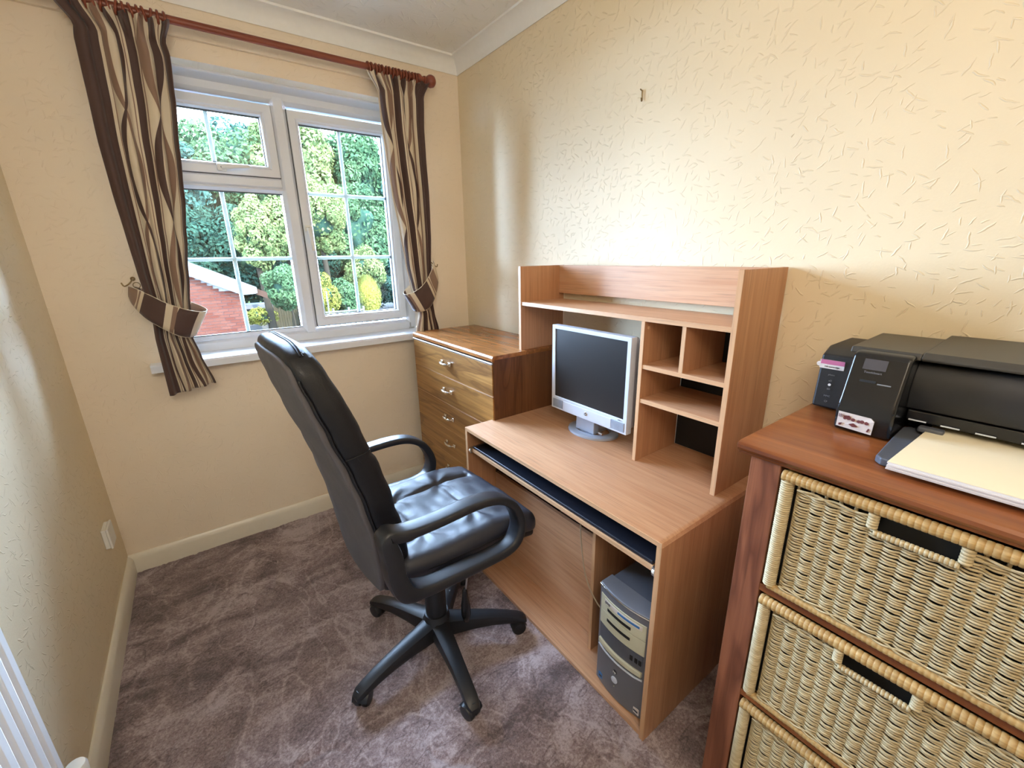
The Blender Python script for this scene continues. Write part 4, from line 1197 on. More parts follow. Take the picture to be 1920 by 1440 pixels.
for sg in (-1, 1):
    part('piping', MB().tube([back_pt(0.012, sg * 0.216, BZ0 + 0.03 + (BZ1 - BZ0 - 0.08) * i / 40) for i in range(41)], 0.003, 6), 'leather', chair, smooth=60)
seam = []
for x, y in ((0.014, -0.2255), (0.030, -0.2262), (0.050, -0.2262), (0.066, -0.2262), (0.080, -0.222), (0.090, -0.212)):
    seam.append(back_pt(x, y, 0.975 + (x - 0.02) * 0.1))
part('piping', MB().tube(seam, 0.0016, 6), 'leather', chair, smooth=60)
for off in (0.0, 0.009):
    tp_ = []
    for i in range(25):
        t = -1 + 2 * i / 24
        w = back_pt(0.050 + off, 0.205 * t, BZ1)
        tp_.append((w[0], w[1], w[2] + 0.0006))
    part('piping', MB().tube(tp_, 0.0018, 6), 'leather', chair, smooth=60)
# arms: closed loops, one each side
loop = [(-0.262, 0.772, 0.020), (-0.215, 0.762, 0.015), (-0.12, 0.757, 0.0125), (0.00, 0.758, 0.0125), (0.075, 0.746, 0.013), (0.130, 0.712, 0.0135), (0.162, 0.660, 0.014), (0.170, 0.610, 0.015),
        (0.150, 0.566, 0.017), (0.105, 0.549, 0.016), (0.02, 0.550, 0.015), (-0.08, 0.556, 0.016), (-0.170, 0.565, 0.018), (-0.225, 0.585, 0.026), (-0.248, 0.640, 0.026), (-0.254, 0.710, 0.025)]
for sg in (-1, 1):
    cpath = catmull([(p[0], p[1], p[2]) for p in loop], 6, closed=True)
    n = len(cpath); vs, fs = [], []
    for i in range(n):
        a, b_ = cpath[(i - 1) % n], cpath[(i + 1) % n]
        t = Vector((b_.x - a.x, 0, b_.y - a.y)).normalized()
        nr = Vector((-t.z, 0, t.x))
        th = cpath[i].z
        hw = 0.029
        for k in range(12):
            an = 2 * pi * (k + 0.5) / 12
            cx_, sx_ = cos(an), sin(an)
            e = 0.36
            u = hw * math.copysign(abs(cx_) ** e, cx_); v_ = th * math.copysign(abs(sx_) ** e, sx_)
            px_ = cpath[i].x if (sg < 0 or cpath[i].x > -0.08) else -0.08 + (cpath[i].x + 0.08) * 0.60
            vs.append(Vector((px_, sg * 0.287 + u, cpath[i].y)) + nr * v_)
    for i in range(n):
        for k in range(12):
            fs.append((i * 12 + k, i * 12 + (k + 1) % 12, ((i + 1) % n) * 12 + (k + 1) % 12, ((i + 1) % n) * 12 + k))
    part('armrest', MB().add(vs, fs), 'arm_plastic', chair, smooth=45)
    part('arm_bracket', MB().box(-0.10, 0.02, sg * 0.16, sg * 0.275, 0.538, 0.546), 'black_plastic', chair, 0.002)

# ------------------------------------------------------------------ wicker drawer unit
unit = thing('wicker_drawer_unit', 'stained pine drawer unit with woven wicker basket drawers at right', 'drawer unit', (-0.30, -2.42, 0))
UX, UY0, UY1, UZ = -0.567, -2.088, -2.700, 1.054
tpf = [(UX, 1.040), (UX, 1.047), (UX + 0.004, 1.052), (UX + 0.010, UZ), (-0.015, UZ), (-0.015, 1.024), (UX + 0.012, 1.024), (UX + 0.010, 1.030), (UX + 0.004, 1.034)]
part('top', MB().prism(tpf, 'y', UY0, UY1), 'pine_y', unit, 0.0012)
for ya, yb in ((-2.112, -2.172), (-2.640, -2.690)):
    for xa, xb in ((-0.548, -0.500), (-0.075, -0.030)):
        part('post', MB().box(xa, xb, ya, yb, 0, 1.024), 'pine_z', unit, 0.002)
for ya in (-2.125, -2.665):
    part('side_panel', MB().box(-0.500, -0.075, ya, ya - 0.012, 0.05, 1.024), 'pine_z', unit)
part('back_panel', MB().box(-0.045, -0.035, -2.137, -2.665, 0.05, 1.024), 'pine_z', unit)
for z in (0.722, 0.409, 0.096):
    part('rail', MB().box(-0.548, -0.528, -2.172, -2.640, z - 0.009, z + 0.009), 'pine_y', unit, 0.001)
    part('rail', MB().box(-0.528, -0.05, -2.172, -2.190, z - 0.009, z + 0.009), 'pine_y', unit)
    part('rail', MB().box(-0.528, -0.05, -2.622, -2.640, z - 0.009, z + 0.009), 'pine_y', unit)
# woven baskets
def scallop(mb, pts, r, pitch, amp, seg=10, flat=1.0):
    """wrapped roll: a tube whose radius pulses once per wrap"""
    P = [Vector(p) for p in pts]
    out = []; rr = []
    for a, b_ in zip(P, P[1:]):
        L = (b_ - a).length; n = max(1, int(L / pitch)); 
        for i in range(n):
            for t, k in ((0.0, 1 - amp), (0.18, 1.0), (0.5, 1.0 + amp * 0.3), (0.82, 1.0)):
                out.append(a + (b_ - a) * ((i + t) / n)); rr.append(r * k)
    out.append(P[-1]); rr.append(r * (1 - amp))
    return mb.tube(out, rr, seg)
def basket(z0, z1, shared):
    XB = -0.552
    ya, yb = -2.184, -2.628
    h = z1 - z0
    b = part('basket_drawer', MB().box(XB + 0.018, XB + 0.400, ya - 0.012, yb + 0.012, z0 + 0.008, z0 + 0.016), 'wicker', unit)
    part('lining', MB().box(XB + 0.016, XB + 0.020, ya - 0.01, yb + 0.01, z0 + 0.012, z1 - 0.02), 'black_board', b)
    hy0, hy1, hz0, hz1 = -2.342, -2.440, z1 - 0.052, z1 - 0.024
    wv = MB(); pitch = 0.0058; stake = 0.0235
    rows = int((h - 0.046) / pitch); 
    yy0, yy1 = ya - 0.026, yb + 0.010
    rr_ = random.Random(int(z0 * 1000))
    for r_ in range(rows):
        z = z0 + 0.022 + (r_ + 0.5) * pitch
        spans = [(yy0, yy1)]
        if hz0 - 0.008 < z < hz1 + 0.01: spans = [(yy0, hy0 + 0.006), (hy1 - 0.006, yy1)]
        lean = 0.0
        for a, c in spans:
            n = max(2, int(abs(a - c) / stake * 6)); pts_ = []
            for i in range(n + 1):
                y_ = a + (c - a) * i / n
                ph = pi * (y_ - yy0) / stake + (pi if (r_ % 2) else 0)
                # each column bellies out, alternate rods pass in front and behind
                bl = abs(sin(pi * (y_ - yy0) / stake))
                pts_.append((XB + 0.004 - 0.0046 * bl - 0.0010 * sin(ph), y_, z + 0.0010 * sin(ph * 0.5 + r_) + rr_.uniform(-0.0003, 0.0003)))
            wv.tube(pts_, 0.00232, 5, caps=False)
    part('weave', wv, 'wicker', b, smooth=80, kind='stuff')
    sk_ = MB(); yv = yy0
    while yv > yy1:
        if not (hy1 < yv < hy0): sk_.tube([(XB + 0.006, yv, z0 + 0.015), (XB + 0.006, yv, z1 - 0.02)], 0.0032, 6)
        yv -= stake
    part('stakes', sk_, 'wicker', b, smooth=60, kind='stuff')
    # diagonal crossing canes at top and bottom of the weave
    cr_ = MB()
    for zz, hh in ((z1 - 0.030, 0.010), (z0 + 0.020, -0.010)):
        for s in (0, 1):
            pts_ = []
            for i in range(61):
                y_ = yy0 + (yy1 - yy0) * i / 60
                if zz > z0 + 0.1 and hy1 - 0.01 < y_ < hy0 + 0.01: 
                    pass
                pts_.append((XB - 0.003 - 0.002 * sin(i * 0.9 + s * pi), y_, zz + hh * 0.35 * sin(i * 0.45 + s * pi)))
            if zz > z0 + 0.1:
                left = [p for p in pts_ if p[1] > hy0 + 0.006]; right = [p for p in pts_ if p[1] < hy1 - 0.006]
                for q_ in (left, right):
                    if len(q_) > 2: cr_.tube(q_, 0.0020, 5)
            else: cr_.tube(pts_, 0.0020, 5)
    part('cross_canes', cr_, 'wicker', b, smooth=60, kind='stuff')
    # bound rims
    rim = MB(); scallop(rim, [(XB - 0.001, ya + 0.004, z1 - 0.009), (XB - 0.001, yb - 0.004, z1 - 0.009)], 0.0118, 0.0088, 0.07)
    part('rim', rim, 'wicker_band', b, smooth=50)
    rim = MB(); scallop(rim, [(XB + 0.001, ya - 0.004, z0 + 0.008), (XB + 0.001, yb + 0.004, z0 + 0.008)], 0.0085, 0.0080, 0.07)
    part('rim', rim, 'wicker_band', b, smooth=50)
    for yy in (ya - 0.006, yb + 0.006):
        cp = MB(); scallop(cp, [(XB + 0.002, yy, z0 + 0.010), (XB + 0.002, yy, z1 - 0.014)], 0.0125, 0.0048, 0.12)
        part('corner_post', cp, 'wicker', b, smooth=50)
    sd = MB(); scallop(sd, [(XB + 0.002, ya - 0.004, z1 - 0.010), (XB + 0.38, ya - 0.004, z1 - 0.010)], 0.010, 0.0105, 0.16)
    sd.box(XB + 0.01, XB + 0.38, ya - 0.008, ya - 0.012, z0 + 0.01, z1 - 0.012)
    part('basket_side', sd, 'wicker_band', b, smooth=50)
    hf = MB()
    scallop(hf, [(XB - 0.003, hy0 + 0.010, hz0 + 0.004), (XB - 0.003, hy0 + 0.010, z1 - 0.02)], 0.0085, 0.0052, 0.14)
    scallop(hf, [(XB - 0.003, hy1 - 0.010, hz0 + 0.004), (XB - 0.003, hy1 - 0.010, z1 - 0.02)], 0.0085, 0.0052, 0.14)
    scallop(hf, [(XB - 0.004, hy0 + 0.006, hz0 - 0.003), (XB - 0.004, hy1 - 0.006, hz0 - 0.003)], 0.0062, 0.0058, 0.18)
    part('handle_surround', hf, 'wicker', b, smooth=50)
basket(0.733, 1.016, 0)
basket(0.420, 0.708, 0)
basket(0.107, 0.395, 0)

# ------------------------------------------------------------------ printer on the unit
PZ = UZ
pt = thing('printer', 'black all-in-one inkjet printer with small touch panel on the drawer unit', 'printer', (-0.18, -2.36, PZ))
body_prof = [(-0.262, PZ + 0.012), (-0.262, PZ + 0.085), (-0.250, PZ + 0.118), (-0.246, PZ + 0.150), (-0.020, PZ + 0.158), (-0.020, PZ + 0.012)]
bm2 = MB()
bm2.prism([(-0.262, PZ + 0.062), (-0.272, PZ + 0.100), (-0.262, PZ + 0.140), (-0.250, PZ + 0.160), (-0.020, PZ + 0.168), (-0.020, PZ + 0.062)], 'y', -2.285, -2.66)
bm2.box(-0.20, -0.020, -2.285, -2.66, PZ + 0.006, PZ + 0.062)
part('body', bm2, 'black_plastic', pt, 0.004)
lid = part('lid', MB().prism([(-0.272, PZ + 0.167), (-0.276, PZ + 0.173), (-0.262, PZ + 0.184), (-0.025, PZ + 0.192), (-0.022, PZ + 0.168)], 'y', -2.292, -2.655), 'grey_top', pt, 0.003, label='dark grey scanner lid')
part('lid_logo', MB().box(-0.16, -0.155, -2.44, -2.47, PZ + 0.1875, PZ + 0.1885), 'ink_dark', lid)
# left side module
lm = MB().prism([(-0.215, PZ + 0.006), (-0.205, PZ + 0.140), (-0.165, PZ + 0.158), (-0.020, PZ + 0.160), (-0.020, PZ + 0.006)], 'y', -2.098, -2.195)
lft = part('left_module', lm, 'black_plastic', pt, 0.006)
def mfront(z): return -0.215 + (z - PZ - 0.006) / 0.134 * 0.010 - 0.0012
stk = MB().box(mfront(PZ + 0.118) - 0.0008, mfront(PZ + 0.118) + 0.002, -2.098, -2.150, PZ + 0.106, PZ + 0.128)
part('sticker', stk, 'sticker_w', lft)
part('sticker_band', MB().box(mfront(PZ + 0.118) - 0.0014, mfront(PZ + 0.118), -2.100, -2.150, PZ + 0.117, PZ + 0.128), 'sticker_pink', lft)
part('sticker_tab', MB().lathe([(0.006, 0), (0.006, 0.001)], (mfront(PZ + 0.118) - 0.001, -2.097, PZ + 0.116), 'x', 14), 'sticker_w', lft)
text_part('lettering', 'ink cartridge', 0.0062, 'ink_dark', lft, (mfront(PZ + 0.118) - 0.0016, -2.125, PZ + 0.1115), (0, -1, 0), (0, 0, 1), 0.0003)
for z, tx in ((PZ + 0.092, 'photo'), (PZ + 0.077, 'xD'), (PZ + 0.056, 'SD'), (PZ + 0.038, 'MMC'), (PZ + 0.024, 'CF')):
    text_part('lettering', tx, 0.0060, 'ink_grey', lft, (mfront(z) - 0.001, -2.128, z), (0, -1, 0), (0, 0, 1), 0.0004)
part('power_light', MB().lathe([(0.0032, 0), (0.0032, 0.0015)], (mfront(PZ + 0.067) - 0.0015, -2.128, PZ + 0.067), 'x', 14), 'ink_white', lft)
# control column
cm_ = MB().prism([(-0.338, PZ + 0.003), (-0.345, PZ + 0.050), (-0.335, PZ + 0.080), (-0.302, PZ + 0.172), (-0.290, PZ + 0.177), (-0.150, PZ + 0.178), (-0.150, PZ + 0.003)], 'y', -2.186, -2.287)
ctl = part('control_column', cm_, 'black_gloss', pt, 0.008, seg=3)
fa, fb2 = Vector((-0.335, 0, PZ + 0.080)), Vector((-0.302, 0, PZ + 0.172))
part('top_cover', MB().prism([(-0.275, PZ + 0.168), (-0.268, PZ + 0.1815), (-0.060, PZ + 0.186), (-0.030, PZ + 0.176), (-0.025, PZ + 0.160), (-0.200, PZ + 0.160)], 'y', -2.172, -2.2925), 'grey_top', pt, 0.003, label='dark grey cover behind the control column')
up_d = (fb2 - fa).normalized(); nrm_d = Vector((-up_d.z, 0, up_d.x))
def on_face(u, y, out=0.001):
    p = fa + up_d * u + nrm_d * out
    return (p.x, y, p.z)
def face_quad(mb, y0, y1, u0, u1, out=0.001, th=0.0012):
    a = [on_face(u0, y0, out), on_face(u0, y1, out), on_face(u1, y1, out), on_face(u1, y0, out)]
    b_ = [on_face(u0, y0, out - th), on_face(u0, y1, out - th), on_face(u1, y1, out - th), on_face(u1, y0, out - th)]
    return mb.add(a + b_, [(0, 1, 2, 3), (7, 6, 5, 4), (0, 4, 5, 1), (1, 5, 6, 2), (2, 6, 7, 3), (3, 7, 4, 0)])
part('touch_panel', face_quad(MB(), -2.210, -2.250, 0.066, 0.089), 'touchpanel', ctl, label='small grey display')
text_part('lettering', 'TouchSmart', 0.0062, 'ink_grey', ctl, on_face(0.060, -2.230, 0.0012), (0, -1, 0), up_d, 0.0004)
part('card_slot', face_quad(MB(), -2.212, -2.240, 0.038, 0.043, 0.0015), 'black_board', ctl)
part('card_slot', face_quad(MB(), -2.243, -2.266, 0.0365, 0.039, 0.0015), 'ink_grey', ctl)
gv = MB().tube([(-0.3395, -2.188, PZ + 0.062), (-0.3395, -2.285, PZ + 0.062)], 0.0012, 6)
part('seam_line', gv, 'black_board', ctl)
# glossy sticker with printed tools at the foot of the column
sx = -0.3455
sw_ = part('sticker', MB().add([(sx - 0.001, -2.194, PZ + 0.048), (sx - 0.001, -2.252, PZ + 0.046), (sx - 0.001, -2.258, PZ + 0.040), (sx + 0.0055, -2.256, PZ + 0.008), (sx + 0.0055, -2.192, PZ + 0.012),
                                (sx + 0.002, -2.194, PZ + 0.048), (sx + 0.002, -2.252, PZ + 0.046), (sx + 0.002, -2.258, PZ + 0.040), (sx + 0.0085, -2.256, PZ + 0.008), (sx + 0.0085, -2.192, PZ + 0.012)],
                               [(0, 1, 2, 3, 4), (9, 8, 7, 6, 5), (0, 5, 6, 1), (1, 6, 7, 2), (2, 7, 8, 3), (3, 8, 9, 4), (4, 9, 5, 0)]), 'sticker_w', ctl, label='clear sticker printed with maroon drawings')
def sxz(z): return sx - 0.0022 + (PZ + 0.046 - z) / 0.038 * 0.0065
for yy, zz, rr in ((-2.214, 0.036, 0.0042), (-2.222, 0.034, 0.0036), (-2.232, 0.033, 0.0034), (-2.238, 0.034, 0.0038), (-2.246, 0.033, 0.0038), (-2.207, 0.034, 0.003)):
    part('printed_mark', MB().lathe([(rr, 0), (rr, 0.0012)], (sxz(PZ + zz), yy, PZ + zz), 'x', 14), 'sticker_maroon', sw_)
for pl in (((-2.215, 0.022), (-2.223, 0.026), (-2.232, 0.020), (-2.222, 0.017)), ((-2.247, 0.014), (-2.250, 0.022), (-2.253, 0.021), (-2.250, 0.013)), ((-2.197, 0.020), (-2.203, 0.022), (-2.201, 0.016), (-2.197, 0.015)), ((-2.204, 0.040), (-2.214, 0.042), (-2.216, 0.038), (-2.205, 0.037))):
    vv = [(sxz(PZ + z) - 0.0002, y, PZ + z) for y, z in pl]; ww = [(x + 0.0012, y, z) for x, y, z in vv]
    part('printed_mark', MB().add(vv + ww, [(0, 1, 2, 3), (7, 6, 5, 4), (0, 4, 5, 1), (1, 5, 6, 2), (2, 6, 7, 3), (3, 7, 4, 0)]), 'sticker_maroon', sw_)
for zz in (0.041, 0.037):
    text_part('lettering', 'ABC', 0.0055, 'sticker_maroon', sw_, (sxz(PZ + zz) - 0.0003, -2.200, PZ + zz), (0, -1, 0), (0, 0, 1), 0.0003)
# output slot, rollers and tray
part('output_bay', MB().box(-0.200, -0.196, -2.292, -2.65, PZ + 0.010, PZ + 0.060), 'black_board', pt)
rb = part('roller_bar', MB().box(-0.262, -0.215, -2.290, -2.655, PZ + 0.036, PZ + 0.060), 'black_gloss', pt, 0.003)
for yy in (-2.31, -2.36, -2.41, -2.47, -2.53, -2.59):
    part('rib', MB().tube([(-0.266, yy + 0.014, PZ + 0.040), (-0.266, yy - 0.014, PZ + 0.040)], 0.0018, 6), 'silver_hi', rb, smooth=60)
try_ = MB()
try_.box(-0.44, -0.20, -2.300, -2.655, PZ + 0.002, PZ + 0.009)
try_.prism([(-0.462, -2.296), (-0.474, -2.306), (-0.474, -2.332), (-0.44, -2.345), (-0.27, -2.330), (-0.235, -2.300), (-0.25, -2.288), (-0.33, -2.290)], 'z', PZ + 0.001, PZ + 0.016)
part('paper_tray', try_, 'pc_dark', pt, 0.003, label='dark grey plastic paper tray')
part('paper_guide', MB().rbox(-0.272, -2.335, PZ + 0.027, 0.010, 0.020, 0.006, 0.004, 1, 1, 1), 'pc_dark', pt, smooth=40)
ppz = PZ + 0.0095
pm = MB()
paper = thing('paper_stack', 'stack of cream and white A4 paper in the printer tray', 'paper', (-0.38, -2.43, ppz))
pa = [(-0.506, -2.322), (-0.500, -2.640), (-0.225, -2.640), (-0.225, -2.330)]
for k in range(5):
    dx = rnd.uniform(-0.002, 0.002); z0 = ppz + 0.0030 * k
    part('sheets', MB().prism([(a + dx, b_ + dx * 0.6) for a, b_ in pa], 'z', z0, z0 + 0.0027), 'paper_w', paper)
part('top_sheet', MB().prism([(a, b_) for a, b_ in pa], 'z', ppz + 0.015, ppz + 0.0158), 'paper', paper, label='cream top sheet')

# ------------------------------------------------------------------ outside the window
GZ = -2.60
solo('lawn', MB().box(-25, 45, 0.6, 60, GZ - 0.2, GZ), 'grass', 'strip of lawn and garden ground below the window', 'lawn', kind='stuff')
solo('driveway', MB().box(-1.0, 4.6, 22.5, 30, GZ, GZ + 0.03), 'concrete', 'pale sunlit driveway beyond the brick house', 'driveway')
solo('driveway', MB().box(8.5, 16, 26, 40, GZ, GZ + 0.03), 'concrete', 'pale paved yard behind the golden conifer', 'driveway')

# neighbouring house: gable wall facing the window
GY = 11.0
hs_ = thing('neighbour_house', 'red brick house gable with white bargeboard beyond the garden', 'house', (-2.9, 13, GZ))
def roof_z(x): return 0.733 + (-0.094 - x) * 0.505       # upper edge of the bargeboard
wx0, wx1 = -5.4, -0.46
apex = (wx0 + wx1) / 2
ev = roof_z(wx1) - 0.16
core = [(wx1, GZ), (wx1, ev), (apex, roof_z(apex) - 0.2), (wx0, ev), (wx0, GZ)]
part('wall', MB().prism(core, 'y', GY + 0.012, GY + 7), 'mortar', hs_)
th = 0.16
rp = [(wx1 + 0.62, roof_z(wx1 + 0.62)), (apex, roof_z(apex)), (wx0 - 0.62, roof_z(wx1 + 0.62)), (wx0 - 0.62, roof_z(wx1 + 0.62) - th), (apex, roof_z(apex) - th - 0.04), (wx1 + 0.62, roof_z(wx1 + 0.62) - th)]
part('roof', MB().prism(rp, 'y', GY - 0.10, GY + 7.2), 'rooftile', hs_)
fx_ = wx1 + 0.37
bp = [(fx_ + 0.02, roof_z(fx_) + 0.0), (apex, roof_z(apex) + 0.02), (2 * apex - fx_, roof_z(fx_)), (2 * apex - fx_, roof_z(fx_) - 0.12), (2 * apex - wx1, ev - 0.05), (apex, roof_z(apex) - 0.31), (wx1 - 0.05, ev - 0.02), (fx_ - 0.02, roof_z(fx_) - 0.14)]
part('bargeboard', MB().prism([(fx_ + 0.02, roof_z(fx_) + 0.03), (apex, roof_z(apex) + 0.03), (apex, roof_z(apex) - 0.32), (wx1, roof_z(wx1) - 0.32), (wx1, roof_z(wx1) - 0.34), (fx_ - 0.05, roof_z(fx_) - 0.14), (fx_ + 0.02, roof_z(fx_) - 0.12)], 'y', GY - 0.16, GY - 0.11), 'white_out', hs_)
part('bargeboard', MB().prism([(2 * apex - fx_ - 0.02, roof_z(fx_) + 0.03), (apex, roof_z(apex) + 0.03), (apex, roof_z(apex) - 0.32), (2 * apex - wx1, roof_z(wx1) - 0.32), (2 * apex - fx_, roof_z(fx_) - 0.14)], 'y', GY - 0.16, GY - 0.11), 'white_out', hs_)
part('soffit', MB().box(wx1, fx_ + 0.02, GY - 0.11, GY + 7, ev - 0.06, ev - 0.03), 'white_out', hs_)
bl_, bh_ = 0.215, 0.065
bme = MB().box(-bl_ / 2, bl_ / 2, -0.02, 0.012, 0, bh_).mesh('brick', MAT['brick'])
bhme = MB().box(-0.0515, 0.0515, -0.02, 0.012, 0, bh_).mesh('brick', MAT['brick'])
cands = []
row = 0; z = GZ
while z < 2.2:
    off = 0.1125 if row % 2 else 0.0
    x = wx1 - bl_ / 2 - off
    if off and z + bh_ < ev - 0.12: cands.append((wx1 - 0.0515, z, True))
    while x - bl_ / 2 > wx0:
        lim = roof_z(x + bl_ / 2) - 0.28 if x > apex else roof_z(2 * apex - (x - bl_ / 2)) - 0.28
        if z + bh_ < lim: cands.append((x, z, False))
        x -= 0.225
    z += 0.075; row += 1
# the bricks seen through the window are single; the rest of the wall is one joined part
vis = [c for c in cands if -0.75 < c[1] < 1.30 and c[0] > -1.92]
vis = sorted(vis, key=lambda c: -c[0])[:300]
vset = set(vis)
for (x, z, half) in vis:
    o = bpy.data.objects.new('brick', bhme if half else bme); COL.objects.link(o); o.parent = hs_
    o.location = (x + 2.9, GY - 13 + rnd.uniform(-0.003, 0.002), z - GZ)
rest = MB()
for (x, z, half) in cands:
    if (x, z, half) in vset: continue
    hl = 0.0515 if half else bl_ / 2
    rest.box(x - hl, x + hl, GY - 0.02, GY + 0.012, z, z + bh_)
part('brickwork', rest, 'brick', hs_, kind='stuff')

# garage, hedge, fence, pole and railing beyond the house
gar = thing('garage', 'low white flat-roofed garage beside the brick house', 'garage', (2.0, 21, GZ))
part('walls', MB().box(0.1, 1.55, 21.3, 22.0, GZ, -0.75), 'white_out', gar)
part('roof', MB().box(-0.1, 1.75, 21.1, 22.1, -0.75, -0.55), 'white_out', gar)
def foliage(center, rad, nleaf, size, seed, lobes=12, flat=1.0, rng_in=0.55):
    import numpy as np
    rs = np.random.RandomState(seed)
    c = np.array(center); r = np.array(rad)
    L = []
    for k in range(lobes):
        d = rs.normal(size=3); d /= np.linalg.norm(d)
        L.append((d * r * 0.78 * rs.uniform(0.75, 1.0), r * rs.uniform(0.16, 0.36)))
    L.append((np.zeros(3), r * 0.72)); L.append((np.zeros(3), r * 0.56))
    lo = rs.randint(0, len(L), nleaf)
    d = rs.normal(size=(nleaf, 3)); d /= np.linalg.norm(d, axis=1)[:, None]
    cen = np.array([l[0] for l in L])[lo]; rr = np.array([l[1] for l in L])[lo]
    p = c + cen + d * rr * rs.uniform(0.86, 1.08, (nleaf, 1))
    nrm = d + rs.normal(scale=0.55, size=(nleaf, 3)); nrm /= np.linalg.norm(nrm, axis=1)[:, None]
    t = np.cross(nrm, rs.normal(size=(nleaf, 3))); t /= np.linalg.norm(t, axis=1)[:, None]
    b = np.cross(nrm, t)
    s = size * rs.uniform(0.6, 1.3, (nleaf, 1))
    V = np.stack([p - t * s, p - b * s * 0.55 + nrm * s * 0.12, p + t * s, p + b * s * 0.55 + nrm * s * 0.12], 1).reshape(-1, 3)
    F = np.arange(nleaf * 4).reshape(-1, 4)
    return V, F
def np_mesh(name, V, F, mat, off):
    import numpy as np
    me = bpy.data.meshes.new(name)
    V = (V - np.array(off)).astype('f')
    me.vertices.add(len(V)); me.vertices.foreach_set('co', V.ravel())
    me.loops.add(F.size); me.loops.foreach_set('vertex_index', F.ravel().astype('i'))
    me.polygons.add(len(F)); me.polygons.foreach_set('loop_start', (np.arange(len(F)) * F.shape[1]).astype('i'))
    me.update(calc_edges=True); me.materials.append(MAT[mat])
    return me
def tree(name, label, x, y, crown_z, rad, mat, nleaf, size, seed, group=None, lobes=34, cat='tree', trunk=True):
    t = thing(name, label, cat, (x, y, GZ), group=group)
    V, F = foliage((x, y, crown_z), rad, int(nleaf * 2.2), size * 0.80, seed, lobes)
    o = bpy.data.objects.new('foliage', np_mesh('foliage', V, F, mat, (x, y, GZ))); COL.objects.link(o); o.parent = t
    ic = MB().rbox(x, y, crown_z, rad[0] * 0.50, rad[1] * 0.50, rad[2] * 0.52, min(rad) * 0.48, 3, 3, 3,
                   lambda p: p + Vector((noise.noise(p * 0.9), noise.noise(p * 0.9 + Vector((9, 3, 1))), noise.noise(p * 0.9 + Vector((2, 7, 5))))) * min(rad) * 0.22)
    part('inner_foliage', ic, 'leaf_dark', t, smooth=80)  # darker core, its colour stands for the shade in the leaf gaps
    if trunk:
        part('trunk', MB().tube(catmull([(x, y, GZ), (x + 0.1, y, GZ + 1.5), (x - 0.1, y + 0.1, crown_z)], 5), [(0.22 - 0.012 * i) * (0.25 if cat == 'bush' else 1.0) for i in range(11)], 8), 'bark', t, smooth=60)
    return t
tree('hedge', 'small yellow-green clipped hedge in front of the white garage', 0.85, 20.2, -1.05, (0.75, 0.45, 0.42), 'leaf_gold', 1500, 0.06, 51, cat='hedge', trunk=False)
fen = thing('garden_fence', 'short run of pale upright timber fence boards by the driveway', 'fence', (2.0, 20.5, GZ))
for k in range(9):
    x = 1.56 + k * 0.105
    part('board', MB().box(x, x + 0.092, 20.5, 20.52, GZ, -0.62 + 0.02 * sin(k * 2.1)), 'fence', fen, 0.003)
part('post', MB().box(1.47, 1.56, 20.48, 20.57, GZ, -0.55), 'fence', fen)
part('rail', MB().box(1.56, 2.5, 20.52, 20.56, -1.2, -1.12), 'fence', fen)
solo('garden_post', MB().tube([(2.86, 16, GZ), (2.86, 16, 0.20)], 0.03, 8), 'white_out', 'tall thin pale post outside the right-hand light', 'post', smooth=40)
rl = thing('white_railing', 'white horizontal rail fence low outside the right-hand light', 'fence', (3.2, 17, GZ))
for k in range(4):
    part('rail', MB().box(2.6, 4.6, 17, 17.03, -1.28 + 0.17 * k, -1.22 + 0.17 * k), 'white_out', rl)
for k in range(4):
    part('post', MB().box(2.6 + 0.65 * k, 2.68 + 0.65 * k, 17.03, 17.1, GZ, -0.6), 'white_out', rl)

